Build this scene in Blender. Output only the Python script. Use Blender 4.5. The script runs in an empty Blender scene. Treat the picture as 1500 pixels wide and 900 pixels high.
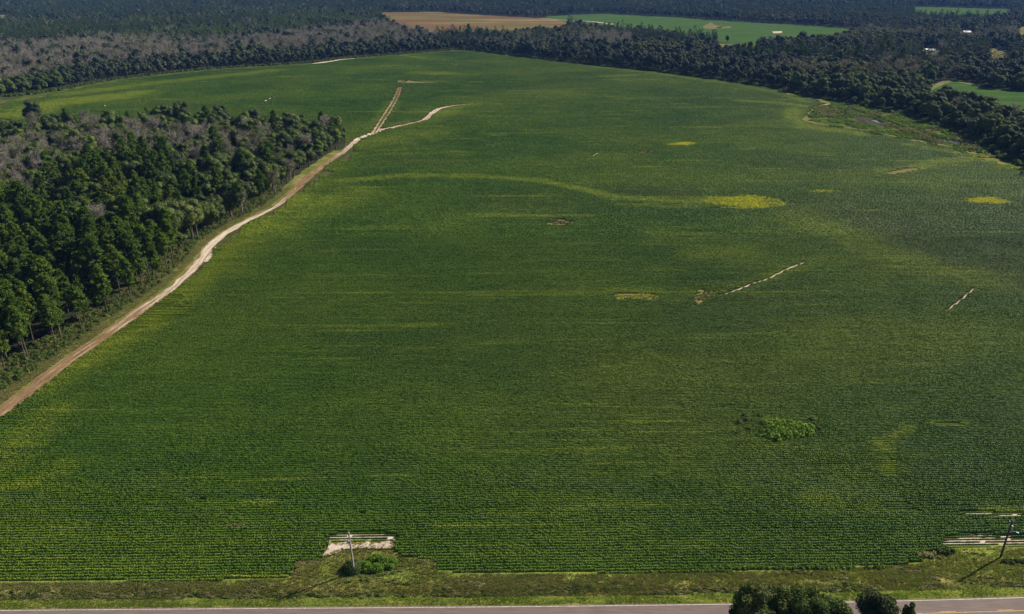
import bpy, math, random
import numpy as np
from mathutils import Vector
from mathutils.geometry import tessellate_polygon

rng = np.random.default_rng(7)
random.seed(7)
SC = bpy.context.scene
COL = SC.collection

# ------------------------------------------------------------------ camera
CAM_H = 125.0
PITCH = math.radians(23.2)
FPX = 1167.0
cd = bpy.data.cameras.new("camera")
cam = bpy.data.objects.new("camera", cd)
COL.objects.link(cam)
cam.location = (0, 0, CAM_H)
cam.rotation_euler = (math.pi / 2 - PITCH, 0, 0)
cd.sensor_width = 36.0
cd.lens = FPX / 1500 * 36.0
cd.clip_start = 1.0
cd.clip_end = 30000.0
SC.camera = cam

# ------------------------------------------------------------------ sky, sun, exposure
SUN_EL = math.radians(33.0)
SUN_DIR = Vector((math.cos(SUN_EL) * math.cos(math.radians(30)),
                  math.cos(SUN_EL) * math.sin(math.radians(30)), math.sin(SUN_EL)))
W = bpy.data.worlds.new("World")
SC.world = W
W.use_nodes = True
wn = W.node_tree.nodes
bg = wn["Background"]
sky = wn.new("ShaderNodeTexSky")
sky.sky_type = 'NISHITA'
sky.sun_disc = False
sky.sun_elevation = SUN_EL
sky.sun_rotation = math.radians(60.0)       # clockwise from +Y
W.node_tree.links.new(sky.outputs[0], bg.inputs[0])
bg.inputs[1].default_value = 0.05
sl = bpy.data.lights.new("sun", 'SUN')
sl.energy = 5.0
sl.angle = math.radians(0.5)
sl.color = (1.0, 0.93, 0.82)
sun = bpy.data.objects.new("sun", sl)
COL.objects.link(sun)
sun.location = (200, 100, 400)
sun.rotation_euler = SUN_DIR.to_track_quat('Z', 'Y').to_euler()
SC.view_settings.view_transform = 'Standard'
SC.view_settings.look = 'None'
SC.view_settings.gamma = 1.0
SC.view_settings.exposure = 0.9
SC.render.engine = 'CYCLES'
SC.cycles.max_bounces = 5
SC.cycles.diffuse_bounces = 2
SC.cycles.transmission_bounces = 2
SC.cycles.volume_bounces = 0
SC.cycles.transparent_max_bounces = 4

# ------------------------------------------------------------------ measuring helpers
CP, SP = math.cos(PITCH), math.sin(PITCH)


def at(px, py, z=0.0):
    """world point at height z that was measured at photo position px, py (1500x900)"""
    u = (px - 750) / FPX
    v = (450 - py) / FPX
    dx, dy, dz = u, CP + v * SP, -SP + v * CP
    k = (z - CAM_H) / dz
    return (dx * k, dy * k)


def P(*pts, z=0.0):
    return [at(p[0], p[1], z) for p in pts]


def project(x, y, z):
    zc = y * CP - (z - CAM_H) * SP
    yc = y * SP + (z - CAM_H) * CP
    zc = np.maximum(zc, 1e-3)
    return 750 + FPX * x / zc, 450 - FPX * yc / zc, zc


def inside(x, y, poly):
    poly = np.asarray(poly)
    c = np.zeros(x.shape, bool)
    n = len(poly)
    j = n - 1
    for i in range(n):
        xi, yi = poly[i]
        xj, yj = poly[j]
        if yi != yj:
            c ^= ((yi > y) != (yj > y)) & (x < (xj - xi) * (y - yi) / (yj - yi) + xi)
        j = i
    return c


def dist_line(x, y, line):
    d = np.full(x.shape, 1e9)
    for (ax, ay), (bx, by) in zip(line[:-1], line[1:]):
        vx, vy = bx - ax, by - ay
        L = vx * vx + vy * vy + 1e-9
        t = np.clip(((x - ax) * vx + (y - ay) * vy) / L, 0, 1)
        d = np.minimum(d, np.hypot(x - ax - t * vx, y - ay - t * vy))
    return d


_h = rng.random((64, 64))


def vnoise(x, y, s, seed=0):
    """smooth value noise 0..1"""
    x = x / s + seed * 17.3
    y = y / s + seed * 9.7
    xi, yi = np.floor(x).astype(int), np.floor(y).astype(int)
    fx, fy = x - xi, y - yi
    fx = fx * fx * (3 - 2 * fx)
    fy = fy * fy * (3 - 2 * fy)
    a = _h[xi % 64, yi % 64]
    b = _h[(xi + 1) % 64, yi % 64]
    c = _h[xi % 64, (yi + 1) % 64]
    d = _h[(xi + 1) % 64, (yi + 1) % 64]
    return (a * (1 - fx) + b * fx) * (1 - fy) + (c * (1 - fx) + d * fx) * fy


def fnoise(x, y, s, seed=0):
    return (vnoise(x, y, s, seed) + .5 * vnoise(x, y, s / 2.1, seed + 3) + .25 * vnoise(x, y, s / 4.3, seed + 5)) / 1.75


# ------------------------------------------------------------------ materials
def ramp(nt, fac, stops):
    r = nt.nodes.new("ShaderNodeValToRGB")
    e = r.color_ramp.elements
    while len(e) < len(stops):
        e.new(0.5)
    for k, (p, c) in enumerate(stops):
        e[k].position = p
        e[k].color = (*c, 1)
    nt.links.new(fac, r.inputs[0])
    return r.outputs[0]


def mix(nt, fac, a, b, mode='MIX'):
    m = nt.nodes.new("ShaderNodeMix")
    m.data_type = 'RGBA'
    m.blend_type = mode
    for sock, v in ((m.inputs[0], fac), (m.inputs[6], a), (m.inputs[7], b)):
        if isinstance(v, (int, float)):
            sock.default_value = v
        elif isinstance(v, tuple):
            sock.default_value = (*v, 1)
        else:
            nt.links.new(v, sock)
    return m.outputs[2]


def math_n(nt, op, a, b=None, clamp=False):
    m = nt.nodes.new("ShaderNodeMath")
    m.operation = op
    m.use_clamp = clamp
    for i, v in enumerate((a, b)):
        if v is None:
            continue
        if isinstance(v, (int, float)):
            m.inputs[i].default_value = v
        else:
            nt.links.new(v, m.inputs[i])
    return m.outputs[0]


def noise(nt, vec, scale, detail=4, rough=.55):
    n = nt.nodes.new("ShaderNodeTexNoise")
    n.inputs['Scale'].default_value = scale
    n.inputs['Detail'].default_value = detail
    n.inputs['Roughness'].default_value = rough
    nt.links.new(vec, n.inputs['Vector'])
    return n.outputs[0]


def mapping(nt, vec, scale=(1, 1, 1), rotz=0.0):
    m = nt.nodes.new("ShaderNodeMapping")
    m.inputs['Scale'].default_value = scale
    m.inputs['Rotation'].default_value = (0, 0, rotz)
    nt.links.new(vec, m.inputs['Vector'])
    return m.outputs[0]


def new_mat(name, rough=.85, spec=.2):
    m = bpy.data.materials.new(name)
    m.use_nodes = True
    nt = m.node_tree
    b = nt.nodes["Principled BSDF"]
    b.inputs['Roughness'].default_value = rough
    b.inputs['Specular IOR Level'].default_value = spec
    g = nt.nodes.new("ShaderNodeNewGeometry")
    return m, nt, b, g.outputs['Position']


def bump(nt, b, h, strength, dist):
    n = nt.nodes.new("ShaderNodeBump")
    n.inputs['Strength'].default_value = strength
    n.inputs['Distance'].default_value = dist
    nt.links.new(h, n.inputs['Height'])
    nt.links.new(n.outputs[0], b.inputs['Normal'])


def attr(nt, name, kind='GEOMETRY', out='Fac'):
    a = nt.nodes.new("ShaderNodeAttribute")
    a.attribute_name = name
    a.attribute_type = kind
    return a.outputs[out]


def ground_mat(name, stops, scale=.2, fine=2.0, bumpd=.15, stretch=(1, 1, 1), rotz=0.0):
    m, nt, b, pos = new_mat(name, .95, 0.0)
    v = mapping(nt, pos, stretch, rotz)
    n1 = noise(nt, v, scale, 6, .6)
    n2 = noise(nt, v, fine, 4, .7)
    f = math_n(nt, 'ADD', math_n(nt, 'MULTIPLY', n1, .62), math_n(nt, 'MULTIPLY', n2, .38))
    f = math_n(nt, 'ADD', math_n(nt, 'MULTIPLY', f, 1.7), -.35, True)
    nt.links.new(ramp(nt, f, stops), b.inputs['Base Color'])
    bump(nt, b, n2, .8, bumpd)
    return m


ROW = math.radians(0.95)      # crop rows and road run this much off the x axis

M = {}
M['ground'] = ground_mat('rough_grass_ground', [(.30, (.022, .030, .009)), (.45, (.034, .050, .012)),
                                                (.58, (.05, .062, .018)), (.72, (.12, .10, .05))], .06, 1.2, .3)
M['litter'] = ground_mat('leaf_litter', [(.3, (.016, .02, .010)), (.5, (.028, .034, .015)), (.7, (.05, .045, .024))], .15, 1.5, .3)
M['soil'] = ground_mat('field_soil', [(.35, (.05, .038, .022)), (.5, (.075, .058, .032)), (.65, (.11, .085, .05))], .08, 1.5, .1)
M['sand'] = ground_mat('pale_sand', [(.25, (.22, .165, .12)), (.47, (.40, .32, .24)), (.65, (.52, .44, .35))], .5, 3.0, .1)
M['tan'] = ground_mat('dry_straw_soil', [(.28, (.07, .08, .02)), (.5, (.13, .115, .045)), (.72, (.22, .175, .09))], .5, 3.0, .12)
M['far_tan'] = ground_mat('dry_far_ground', [(.25, (.07, .085, .025)), (.5, (.13, .12, .045)), (.75, (.23, .19, .10))], .03, .3, .2)
M['far_green'] = ground_mat('far_green_crop', [(.2, (.020, .058, .009)), (.5, (.044, .084, .020)), (.8, (.078, .108, .032))],
                            .012, .08, .2, (1, 4, 1))
M['brown_field'] = ground_mat('harvested_brown_field', [(.2, (.07, .032, .02)), (.4, (.14, .065, .036)), (.52, (.09, .095, .026)),
                                                        (.7, (.26, .16, .09))], .006, .05, .1, (.3, 2.2, 1), .12)
M['strip'] = ground_mat('tan_grass_strip', [(.26, (.06, .085, .014)), (.5, (.12, .125, .03)), (.74, (.24, .19, .085))], .1, 1.2, .15)
M['mud'] = ground_mat('wet_mud', [(.35, (.025, .022, .02)), (.5, (.05, .042, .036)), (.65, (.09, .07, .06))], .3, 2.0, .1)
M['marsh'] = ground_mat('marsh_ground', [(.25, (.02, .024, .012)), (.42, (.04, .055, .014)), (.58, (.07, .10, .016)),
                                                 (.74, (.11, .10, .05))], .07, .6, .3)
M['mown'] = ground_mat('mown_grass_strip', [(.28, (.028, .054, .006)), (.5, (.058, .074, .012)), (.74, (.145, .12, .05))], .1, 1.2, .15)


def mat_water():
    m, nt, b, pos = new_mat('still_dark_water', .08, .5)
    n = noise(nt, pos, .8, 3)
    nt.links.new(ramp(nt, n, [(.3, (.02, .025, .02)), (.7, (.045, .04, .03))]), b.inputs['Base Color'])
    bump(nt, b, n, .1, .02)
    return m


M['water'] = mat_water()


def mat_track():
    m, nt, b, pos = new_mat('sandy_track', .95, 0.0)
    along = attr(nt, 'pale')
    across = attr(nt, 'across')
    cx = nt.nodes.new("ShaderNodeCombineXYZ")
    nt.links.new(math_n(nt, 'MULTIPLY', attr(nt, 'along'), .06), cx.inputs[0])
    nt.links.new(math_n(nt, 'MULTIPLY', across, 1.6), cx.inputs[1])
    n1 = noise(nt, cx.outputs[0], 1.5, 7, .68)
    n2 = noise(nt, pos, 1.6, 5, .7)
    f = math_n(nt, 'ADD', math_n(nt, 'MULTIPLY', n1, .6), math_n(nt, 'MULTIPLY', n2, .4))
    brown = ramp(nt, f, [(.36, (.06, .062, .022)), (.45, (.13, .085, .04)), (.54, (.20, .125, .065)), (.66, (.28, .20, .12))])
    pale = ramp(nt, f, [(.32, (.26, .19, .13)), (.46, (.42, .34, .26)), (.6, (.55, .47, .38))])
    # wheel ruts: two pale lines
    r = math_n(nt, 'ABSOLUTE', math_n(nt, 'SUBTRACT', math_n(nt, 'ABSOLUTE', across), .36))
    rut = math_n(nt, 'SUBTRACT', 1.0, math_n(nt, 'MULTIPLY', r, 5.5), True)
    fac = math_n(nt, 'ADD', math_n(nt, 'MULTIPLY', rut, .5),
                 math_n(nt, 'SUBTRACT', math_n(nt, 'MULTIPLY', n1, 2.2), 1.28))
    fac = math_n(nt, 'ADD', fac, along, True)
    edge = math_n(nt, 'MULTIPLY', math_n(nt, 'SUBTRACT', math_n(nt, 'ABSOLUTE', across), .72), 3.0, True)
    fac2 = math_n(nt, 'SUBTRACT', fac, edge, True)
    nt.links.new(mix(nt, fac2, brown, pale), b.inputs['Base Color'])
    bump(nt, b, n2, .7, .12)
    return m


M['track'] = mat_track()


def mat_verge():
    m, nt, b, pos = new_mat('roadside_verge', .95, 0.0)
    t = attr(nt, 'across')             # metres from the road edge line
    v = mapping(nt, pos, (.35, 1.6, 1), -ROW)
    n1 = noise(nt, v, .5, 6, .65)
    n0 = noise(nt, pos, .12, 5, .6)
    n2 = noise(nt, pos, 3.0, 4, .7)
    tj = math_n(nt, 'ADD', t, math_n(nt, 'MULTIPLY', math_n(nt, 'SUBTRACT', n0, .5), 3.4))
    tt = math_n(nt, 'DIVIDE', tj, 20.0)
    base = ramp(nt, tt, [(0.0, (.14, .14, .05)), (.035, (.085, .11, .02)), (.14, (.08, .105, .018)), (.18, (.11, .125, .035)),
                         (.225, (.07, .085, .025)), (.27, (.14, .135, .04)), (.40, (.11, .14, .028)), (.6, (.115, .15, .028)), (1.0, (.14, .14, .04))])
    f = math_n(nt, 'ADD', math_n(nt, 'MULTIPLY', n1, .6), math_n(nt, 'MULTIPLY', n2, .4))
    f = math_n(nt, 'ADD', math_n(nt, 'MULTIPLY', f, 1.8), -.4)
    dry = ramp(nt, f, [(.25, (.5, .6, .4)), (.5, (1.2, 1.2, 1.1)), (.78, (3.0, 2.3, 2.2))])
    nt.links.new(mix(nt, .9, base, dry, 'MULTIPLY'), b.inputs['Base Color'])
    bump(nt, b, n2, 1.0, .25)
    return m


M['verge'] = mat_verge()


def mat_asphalt():
    m, nt, b, pos = new_mat('worn_pinkish_asphalt', .9, .25)
    v = mapping(nt, pos, (.25, 2.2, 1), -ROW)
    n1 = noise(nt, v, .8, 5, .6)
    n2 = noise(nt, pos, 8.0, 3, .7)
    f = math_n(nt, 'ADD', math_n(nt, 'MULTIPLY', n1, .7), math_n(nt, 'MULTIPLY', n2, .3))
    nt.links.new(ramp(nt, f, [(.3, (.09, .068, .058)), (.5, (.13, .098, .082)), (.7, (.17, .13, .11))]), b.inputs['Base Color'])
    return m


M['asphalt'] = mat_asphalt()


def mat_plain(name, c, rough=.6, c2=None, scale=3.0, metal=0.0, spec=.3):
    m, nt, b, pos = new_mat(name, rough, spec)
    b.inputs['Metallic'].default_value = metal
    c2 = c2 or tuple(x * .75 for x in c)
    nt.links.new(ramp(nt, noise(nt, pos, scale, 5, .65), [(.35, c2), (.62, c)]), b.inputs['Base Color'])
    return m


M['white_paint'] = mat_plain('worn_white_road_paint', (.6, .54, .48), .7, (.28, .23, .20), 1.4)
M['yellow_paint'] = mat_plain('worn_yellow_road_paint', (.65, .36, .09), .7, (.35, .21, .09), 1.4)
M['pole_wood'] = mat_plain('weathered_grey_pole_wood', (.34, .30, .27), .9, (.2, .17, .15), 1.2)
M['pole_dark'] = mat_plain('dark_creosoted_pole_wood', (.07, .065, .06), .9, (.04, .035, .03), 1.2)
M['galv'] = mat_plain('galvanised_grey_metal', (.45, .47, .5), .45, None, 4, .3)
M['porcelain'] = mat_plain('pale_porcelain', (.7, .7, .68), .3)
M['bark'] = mat_plain('rough_grey_bark', (.10, .08, .06), .95, (.045, .035, .025), 1.5)
M['pale_bark'] = mat_plain('pale_grey_bark', (.30, .27, .24), .95, (.17, .15, .13), 1.5)
M['wall_white'] = mat_plain('white_painted_wall', (.7, .7, .68), .8)
M['roof_grey'] = mat_plain('pale_metal_roof', (.6, .6, .62), .5)
M['glass'] = mat_plain('dark_window_glass', (.03, .035, .04), .1, None, 1, 0, .5)
M['door'] = mat_plain('brown_door', (.15, .09, .05), .7)


def foliage(name, cols, trans=.25, patch=.02, tintattr=False):
    """cols: list of 3 or 4 colours spread over trees by chance and over the crown by fine noise"""
    m, nt, b, pos = new_mat(name, .75, .12)
    oi = nt.nodes.new("ShaderNodeObjectInfo")
    n0 = noise(nt, pos, patch, 3, .5)
    n1 = noise(nt, pos, 1.1, 3, .6)
    f = math_n(nt, 'ADD', math_n(nt, 'MULTIPLY', oi.outputs['Random'], .5),
               math_n(nt, 'ADD', math_n(nt, 'MULTIPLY', n0, .6), math_n(nt, 'MULTIPLY', n1, .55)))
    f = math_n(nt, 'SUBTRACT', f, .33)
    k = len(cols)
    c = ramp(nt, f, [(.12 + .76 * i / (k - 1), cols[i]) for i in range(k)])
    nt.links.new(c, b.inputs['Base Color'])
    tr = nt.nodes.new("ShaderNodeBsdfTranslucent")
    nt.links.new(mix(nt, .5, c, mix(nt, 1.0, c, (1.3, 1.5, .5), 'MULTIPLY')), tr.inputs[0])
    ms = nt.nodes.new("ShaderNodeMixShader")
    ms.inputs[0].default_value = trans
    nt.links.new(b.outputs[0], ms.inputs[1])
    nt.links.new(tr.outputs[0], ms.inputs[2])
    nt.links.new(ms.outputs[0], nt.nodes["Material Output"].inputs[0])
    return m


M['oak'] = foliage('broadleaf_leaves', [(.026, .040, .012), (.046, .062, .018), (.058, .084, .016), (.080, .112, .018), (.088, .086, .03)], .2)
M['far_oak'] = foliage('far_broadleaf_leaves', [(.015, .027, .012), (.035, .050, .022), (.058, .074, .032), (.12, .125, .06)], .15)
M['pine'] = foliage('pine_needles', [(.034, .060, .008), (.056, .098, .010), (.082, .130, .012), (.13, .165, .02)], .25)
M['far_pine'] = foliage('far_pine_needles', [(.018, .040, .012), (.03, .058, .014), (.045, .08, .016), (.07, .09, .025)], .2)
M['twig'] = foliage('bare_grey_twigs', [(.10, .095, .06), (.165, .145, .115), (.25, .215, .185), (.12, .13, .055), (.22, .20, .15)], .1)
M['bright'] = foliage('bright_shrub_leaves', [(.06, .10, .03), (.10, .15, .05), (.14, .19, .06)], .3)
M['weed'] = foliage('bright_weed_leaves', [(.06, .11, .012), (.10, .175, .016), (.15, .24, .022), (.19, .25, .035)], .3, .1)
M['dark_weed'] = foliage('dark_weed_leaves', [(.036, .052, .012), (.056, .082, .015), (.085, .115, .02)], .3, .1)
M['flower'] = foliage('yellow_weed_flowers', [(.30, .30, .01), (.44, .41, .012), (.56, .50, .015)], .25, .1)
M['drygrass'] = foliage('dry_brown_grass', [(.13, .11, .045), (.24, .19, .09), (.16, .18, .05), (.38, .30, .18)], .3, .1)
M['grass'] = foliage('verge_grass', [(.08, .105, .018), (.11, .15, .022), (.155, .195, .03), (.22, .21, .06)], .4, .15)


def mat_crop():
    m, nt, b, pos = new_mat('low_crop_leaves', .7, .12)
    yel = attr(nt, 'yellow', 'INSTANCER')
    dull = attr(nt, 'dull', 'INSTANCER')
    n0 = noise(nt, pos, .009, 4, .6)
    v = mapping(nt, pos, (.03, .55, 1), -ROW)
    ns = noise(nt, v, 1.0, 4, .6)                 # streaks along the rows
    n1 = noise(nt, pos, 1.3, 3, .7)
    f = math_n(nt, 'ADD', math_n(nt, 'MULTIPLY', n0, .5),
               math_n(nt, 'ADD', math_n(nt, 'MULTIPLY', ns, .35), math_n(nt, 'MULTIPLY', n1, .35)))
    c = ramp(nt, f, [(.38, (.031, .072, .009)), (.53, (.055, .118, .012)), (.66, (.096, .158, .015)), (.80, (.18, .22, .022))])
    c = mix(nt, dull, c, (.082, .104, .030))
    vs = mapping(nt, pos, (.05, 1.0, 1), -ROW)
    nstr = noise(nt, vs, .9, 5, .7)
    fy = math_n(nt, 'MULTIPLY', yel, math_n(nt, 'ADD', .15, math_n(nt, 'MULTIPLY', nstr, 1.7)), True)
    c = mix(nt, fy, c, ramp(nt, nstr, [(.3, (.15, .22, .014)), (.7, (.30, .33, .035))]))
    nt.links.new(c, b.inputs['Base Color'])
    tr = nt.nodes.new("ShaderNodeBsdfTranslucent")
    nt.links.new(mix(nt, 1.0, c, (1.2, 1.4, .5), 'MULTIPLY'), tr.inputs[0])
    ms = nt.nodes.new("ShaderNodeMixShader")
    ms.inputs[0].default_value = .12
    nt.links.new(b.outputs[0], ms.inputs[1])
    nt.links.new(tr.outputs[0], ms.inputs[2])
    nt.links.new(ms.outputs[0], nt.nodes["Material Output"].inputs[0])
    return m


M['crop'] = mat_crop()


# ------------------------------------------------------------------ object helpers
def tag(o, label=None, cat=None, group=None, kind=None):
    if label: o['label'] = label
    if cat: o['category'] = cat
    if group: o['group'] = group
    if kind: o['kind'] = kind
    return o


def mesh_np(name, verts, faces, mats, midx=None, smooth=False):
    """faces: (n,k) int array or list of them"""
    me = bpy.data.meshes.new(name)
    if not isinstance(faces, list):
        faces = [faces]
    faces = [np.asarray(f, dtype=np.int32) for f in faces if len(f)]
    verts = np.asarray(verts, dtype=np.float32)
    me.vertices.add(len(verts))
    me.vertices.foreach_set('co', verts.ravel())
    loops = np.concatenate([f.ravel() for f in faces])
    sizes = np.concatenate([np.full(len(f), f.shape[1], np.int32) for f in faces])
    starts = np.concatenate([[0], np.cumsum(sizes)[:-1]]).astype(np.int32)
    me.loops.add(len(loops))
    me.loops.foreach_set('vertex_index', loops)
    me.polygons.add(len(sizes))
    me.polygons.foreach_set('loop_start', starts)
    me.polygons.foreach_set('loop_total', sizes)
    for m in mats:
        me.materials.append(m)
    if midx is not None:
        me.polygons.foreach_set('material_index', np.asarray(midx, np.int32))
    me.polygons.foreach_set('use_smooth', np.full(len(sizes), smooth))
    me.update(calc_edges=True)
    return me


def link(name, data, parent=None, loc=None):
    o = bpy.data.objects.new(name, data)
    COL.objects.link(o)
    if parent: o.parent = parent
    if loc is not None: o.location = loc
    return o


def empty(name, loc, rz=0.0, s=1.0):
    o = bpy.data.objects.new(name, None)
    COL.objects.link(o)
    o.location = loc
    o.rotation_euler = (0, 0, rz)
    o.scale = (s, s, s)
    o.empty_display_size = .5
    return o


class MB:
    """collects shapes into one mesh"""
    def __init__(self):
        self.v, self.f, self.n = [], {3: [], 4: []}, 0
        self.mi = {3: [], 4: []}

    def add(self, v, f, mat=0):
        f = np.asarray(f, np.int64)
        self.v.append(np.asarray(v, float))
        self.f[f.shape[1]].append(f + self.n)
        self.mi[f.shape[1]].append(np.full(len(f), mat))
        self.n += len(v)

    def tube(self, pts, radii, seg=6, mat=0):
        pts = np.asarray(pts, float)
        rings = []
        for i, p in enumerate(pts):
            d = pts[min(i + 1, len(pts) - 1)] - pts[max(i - 1, 0)]
            d /= np.linalg.norm(d) + 1e-9
            a = np.cross(d, (0, 0, 1) if abs(d[2]) < .9 else (1, 0, 0))
            a /= np.linalg.norm(a)
            b = np.cross(d, a)
            an = np.linspace(0, 2 * np.pi, seg, endpoint=False)
            rings.append(p + radii[i] * (np.cos(an)[:, None] * a + np.sin(an)[:, None] * b))
        v = np.concatenate(rings)
        f = []
        for i in range(len(pts) - 1):
            for k in range(seg):
                k2 = (k + 1) % seg
                f.append((i * seg + k, i * seg + k2, (i + 1) * seg + k2, (i + 1) * seg + k))
        self.add(v, f, mat)
        # caps
        for base, flip in ((0, 1), ((len(pts) - 1) * seg, 0)):
            c = v[base:base + seg].mean(0)
            vv = np.vstack([v[base:base + seg], c])
            ff = [((k + 1) % seg, k, seg) if flip else (k, (k + 1) % seg, seg) for k in range(seg)]
            self.add(vv, ff, mat)

    def box(self, c, s, rz=0.0, mat=0, taper=1.0):
        x, y, z = s[0] / 2, s[1] / 2, s[2] / 2
        v = np.array([(-x, -y, -z), (x, -y, -z), (x, y, -z), (-x, y, -z), (-x * taper, -y * taper, z), (x * taper, -y * taper, z),
                      (x * taper, y * taper, z), (-x * taper, y * taper, z)])
        ca, sa = math.cos(rz), math.sin(rz)
        v = np.stack([v[:, 0] * ca - v[:, 1] * sa, v[:, 0] * sa + v[:, 1] * ca, v[:, 2]], 1) + np.array(c)
        self.add(v, [(0, 3, 2, 1), (4, 5, 6, 7), (0, 1, 5, 4), (1, 2, 6, 5), (2, 3, 7, 6), (3, 0, 4, 7)], mat)

    def quads(self, c, n, w, h, mat=0, up=None):
        """leaf-like quads centred c facing n"""
        c = np.asarray(c, float)
        n = n / (np.linalg.norm(n, axis=1, keepdims=True) + 1e-9)
        r = rng.normal(size=n.shape) if up is None else up
        a = np.cross(n, r)
        a /= np.linalg.norm(a, axis=1, keepdims=True) + 1e-9
        b = np.cross(n, a)
        w = np.broadcast_to(np.asarray(w, float), (len(c),))[:, None] / 2
        h = np.broadcast_to(np.asarray(h, float), (len(c),))[:, None] / 2
        v = np.stack([c - b * h, c + a * w * .9 - b * h * .1, c + b * h, c - a * w * .9 + b * h * .1], 1).reshape(-1, 3)
        f = np.arange(len(c) * 4).reshape(-1, 4)
        self.add(v, f, mat)

    def mesh(self, name, mats, smooth=False):
        fs, mi = [], []
        for k in (3, 4):
            if self.f[k]:
                fs.append(np.concatenate(self.f[k]))
                mi.append(np.concatenate(self.mi[k]))
        return mesh_np(name, np.concatenate(self.v), fs, mats, np.concatenate(mi), smooth)


_ico = None


def ico():
    global _ico
    if _ico is None:
        import bmesh
        bm = bmesh.new()
        bmesh.ops.create_icosphere(bm, subdivisions=2, radius=1)
        bm.verts.ensure_lookup_table()
        _ico = (np.array([v.co[:] for v in bm.verts]), np.array([[v.index for v in f.verts] for f in bm.faces]))
        bm.free()
    return _ico


def refine(line, step, jitter=0.0, closed=False):
    pts = [np.array(p, float) for p in line]
    if closed: pts.append(pts[0])
    out = []
    for a, b in zip(pts[:-1], pts[1:]):
        n = max(1, int(np.linalg.norm(b - a) / step))
        for i in range(n):
            p = a + (b - a) * i / n
            out.append(p + rng.normal(size=2) * jitter)
    if not closed: out.append(pts[-1])
    return np.array(out)


def smooth_line(pts, n=10):
    """Catmull-Rom"""
    p = [np.array(q, float) for q in pts]
    p = [2 * p[0] - p[1]] + p + [2 * p[-1] - p[-2]]
    out = []
    for i in range(1, len(p) - 2):
        for k in range(n):
            t = k / n
            out.append(.5 * ((2 * p[i]) + (-p[i - 1] + p[i + 1]) * t + (2 * p[i - 1] - 5 * p[i] + 4 * p[i + 1] - p[i + 2]) * t * t
                             + (-p[i - 1] + 3 * p[i] - 3 * p[i + 1] + p[i + 2]) * t ** 3))
    out.append(p[-2])
    return np.array(out)


def sheet(name, poly, z, mat, step=None, jitter=0.0, parent=None):
    p = refine(poly, step, jitter, True) if step else np.array(poly)
    tris = tessellate_polygon([[Vector((a, b, 0)) for a, b in p]])
    v = np.column_stack([p, np.full(len(p), z)])
    t = np.array(tris)
    e1, e2 = v[t[:, 1]] - v[t[:, 0]], v[t[:, 2]] - v[t[:, 0]]
    fl = np.cross(e1, e2)[:, 2] < 0
    t[fl] = t[fl][:, ::-1]
    return link(name, mesh_np(name, v, t, [mat]), parent)


def ribbon(name, line, width, z, mat, pale=None, step=2.0, jit=.25, cross=9, crown=0.0):
    """a strip following a centre line; width and pale may be lists along the control points"""
    n = len(line)
    c = smooth_line(line, 12)
    seg = np.concatenate([[0], np.cumsum(np.linalg.norm(np.diff(c, axis=0), axis=1))])
    m = max(2, int(seg[-1] / step))
    s = np.linspace(0, seg[-1], m)
    c2 = np.stack([np.interp(s, seg, c[:, 0]), np.interp(s, seg, c[:, 1])], 1)
    par = np.interp(s, seg, np.linspace(0, n - 1, len(seg)))
    w = np.interp(par, np.arange(n), np.broadcast_to(width, (n,))) / 2
    pl = np.interp(par, np.arange(n), np.broadcast_to(0 if pale is None else pale, (n,)))
    d = np.gradient(c2, axis=0)
    d /= np.linalg.norm(d, axis=1, keepdims=True)
    nr = np.stack([-d[:, 1], d[:, 0]], 1)
    a = np.linspace(-1, 1, cross)
    wl = w * (1 + jit * (fnoise(s, s * 0, 6, 2) - .5) * 2)
    wr = w * (1 + jit * (fnoise(s, s * 0 + 40, 6, 4) - .5) * 2)
    V, ac, pp, al = [], [], [], []
    for k in a:
        ww = wl if k < 0 else wr
        xy = c2 + nr * (k * ww)[:, None]
        zz = z + crown * (1 - k * k) + .03 * (1 - abs(k)) * fnoise(xy[:, 0], xy[:, 1], 1.5)
        V.append(np.column_stack([xy, zz]))
        ac.append(np.full(m, k)); pp.append(pl); al.append(s)
    V = np.concatenate(V)
    i = np.arange(m - 1)
    F = np.concatenate([np.stack([k * m + i, k * m + i + 1, (k + 1) * m + i + 1, (k + 1) * m + i], 1) for k in range(cross - 1)])
    F = F[:, ::-1] if np.cross(V[F[0, 1]] - V[F[0, 0]], V[F[0, 2]] - V[F[0, 0]])[2] < 0 else F
    me = mesh_np(name, V, F, [mat])
    for nm, arr in (('across', np.concatenate(ac)), ('pale', np.concatenate(pp)), ('along', np.concatenate(al))):
        at_ = me.attributes.new(nm, 'FLOAT', 'POINT')
        at_.data.foreach_set('value', arr.astype(np.float32))
    return link(name, me)


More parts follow.
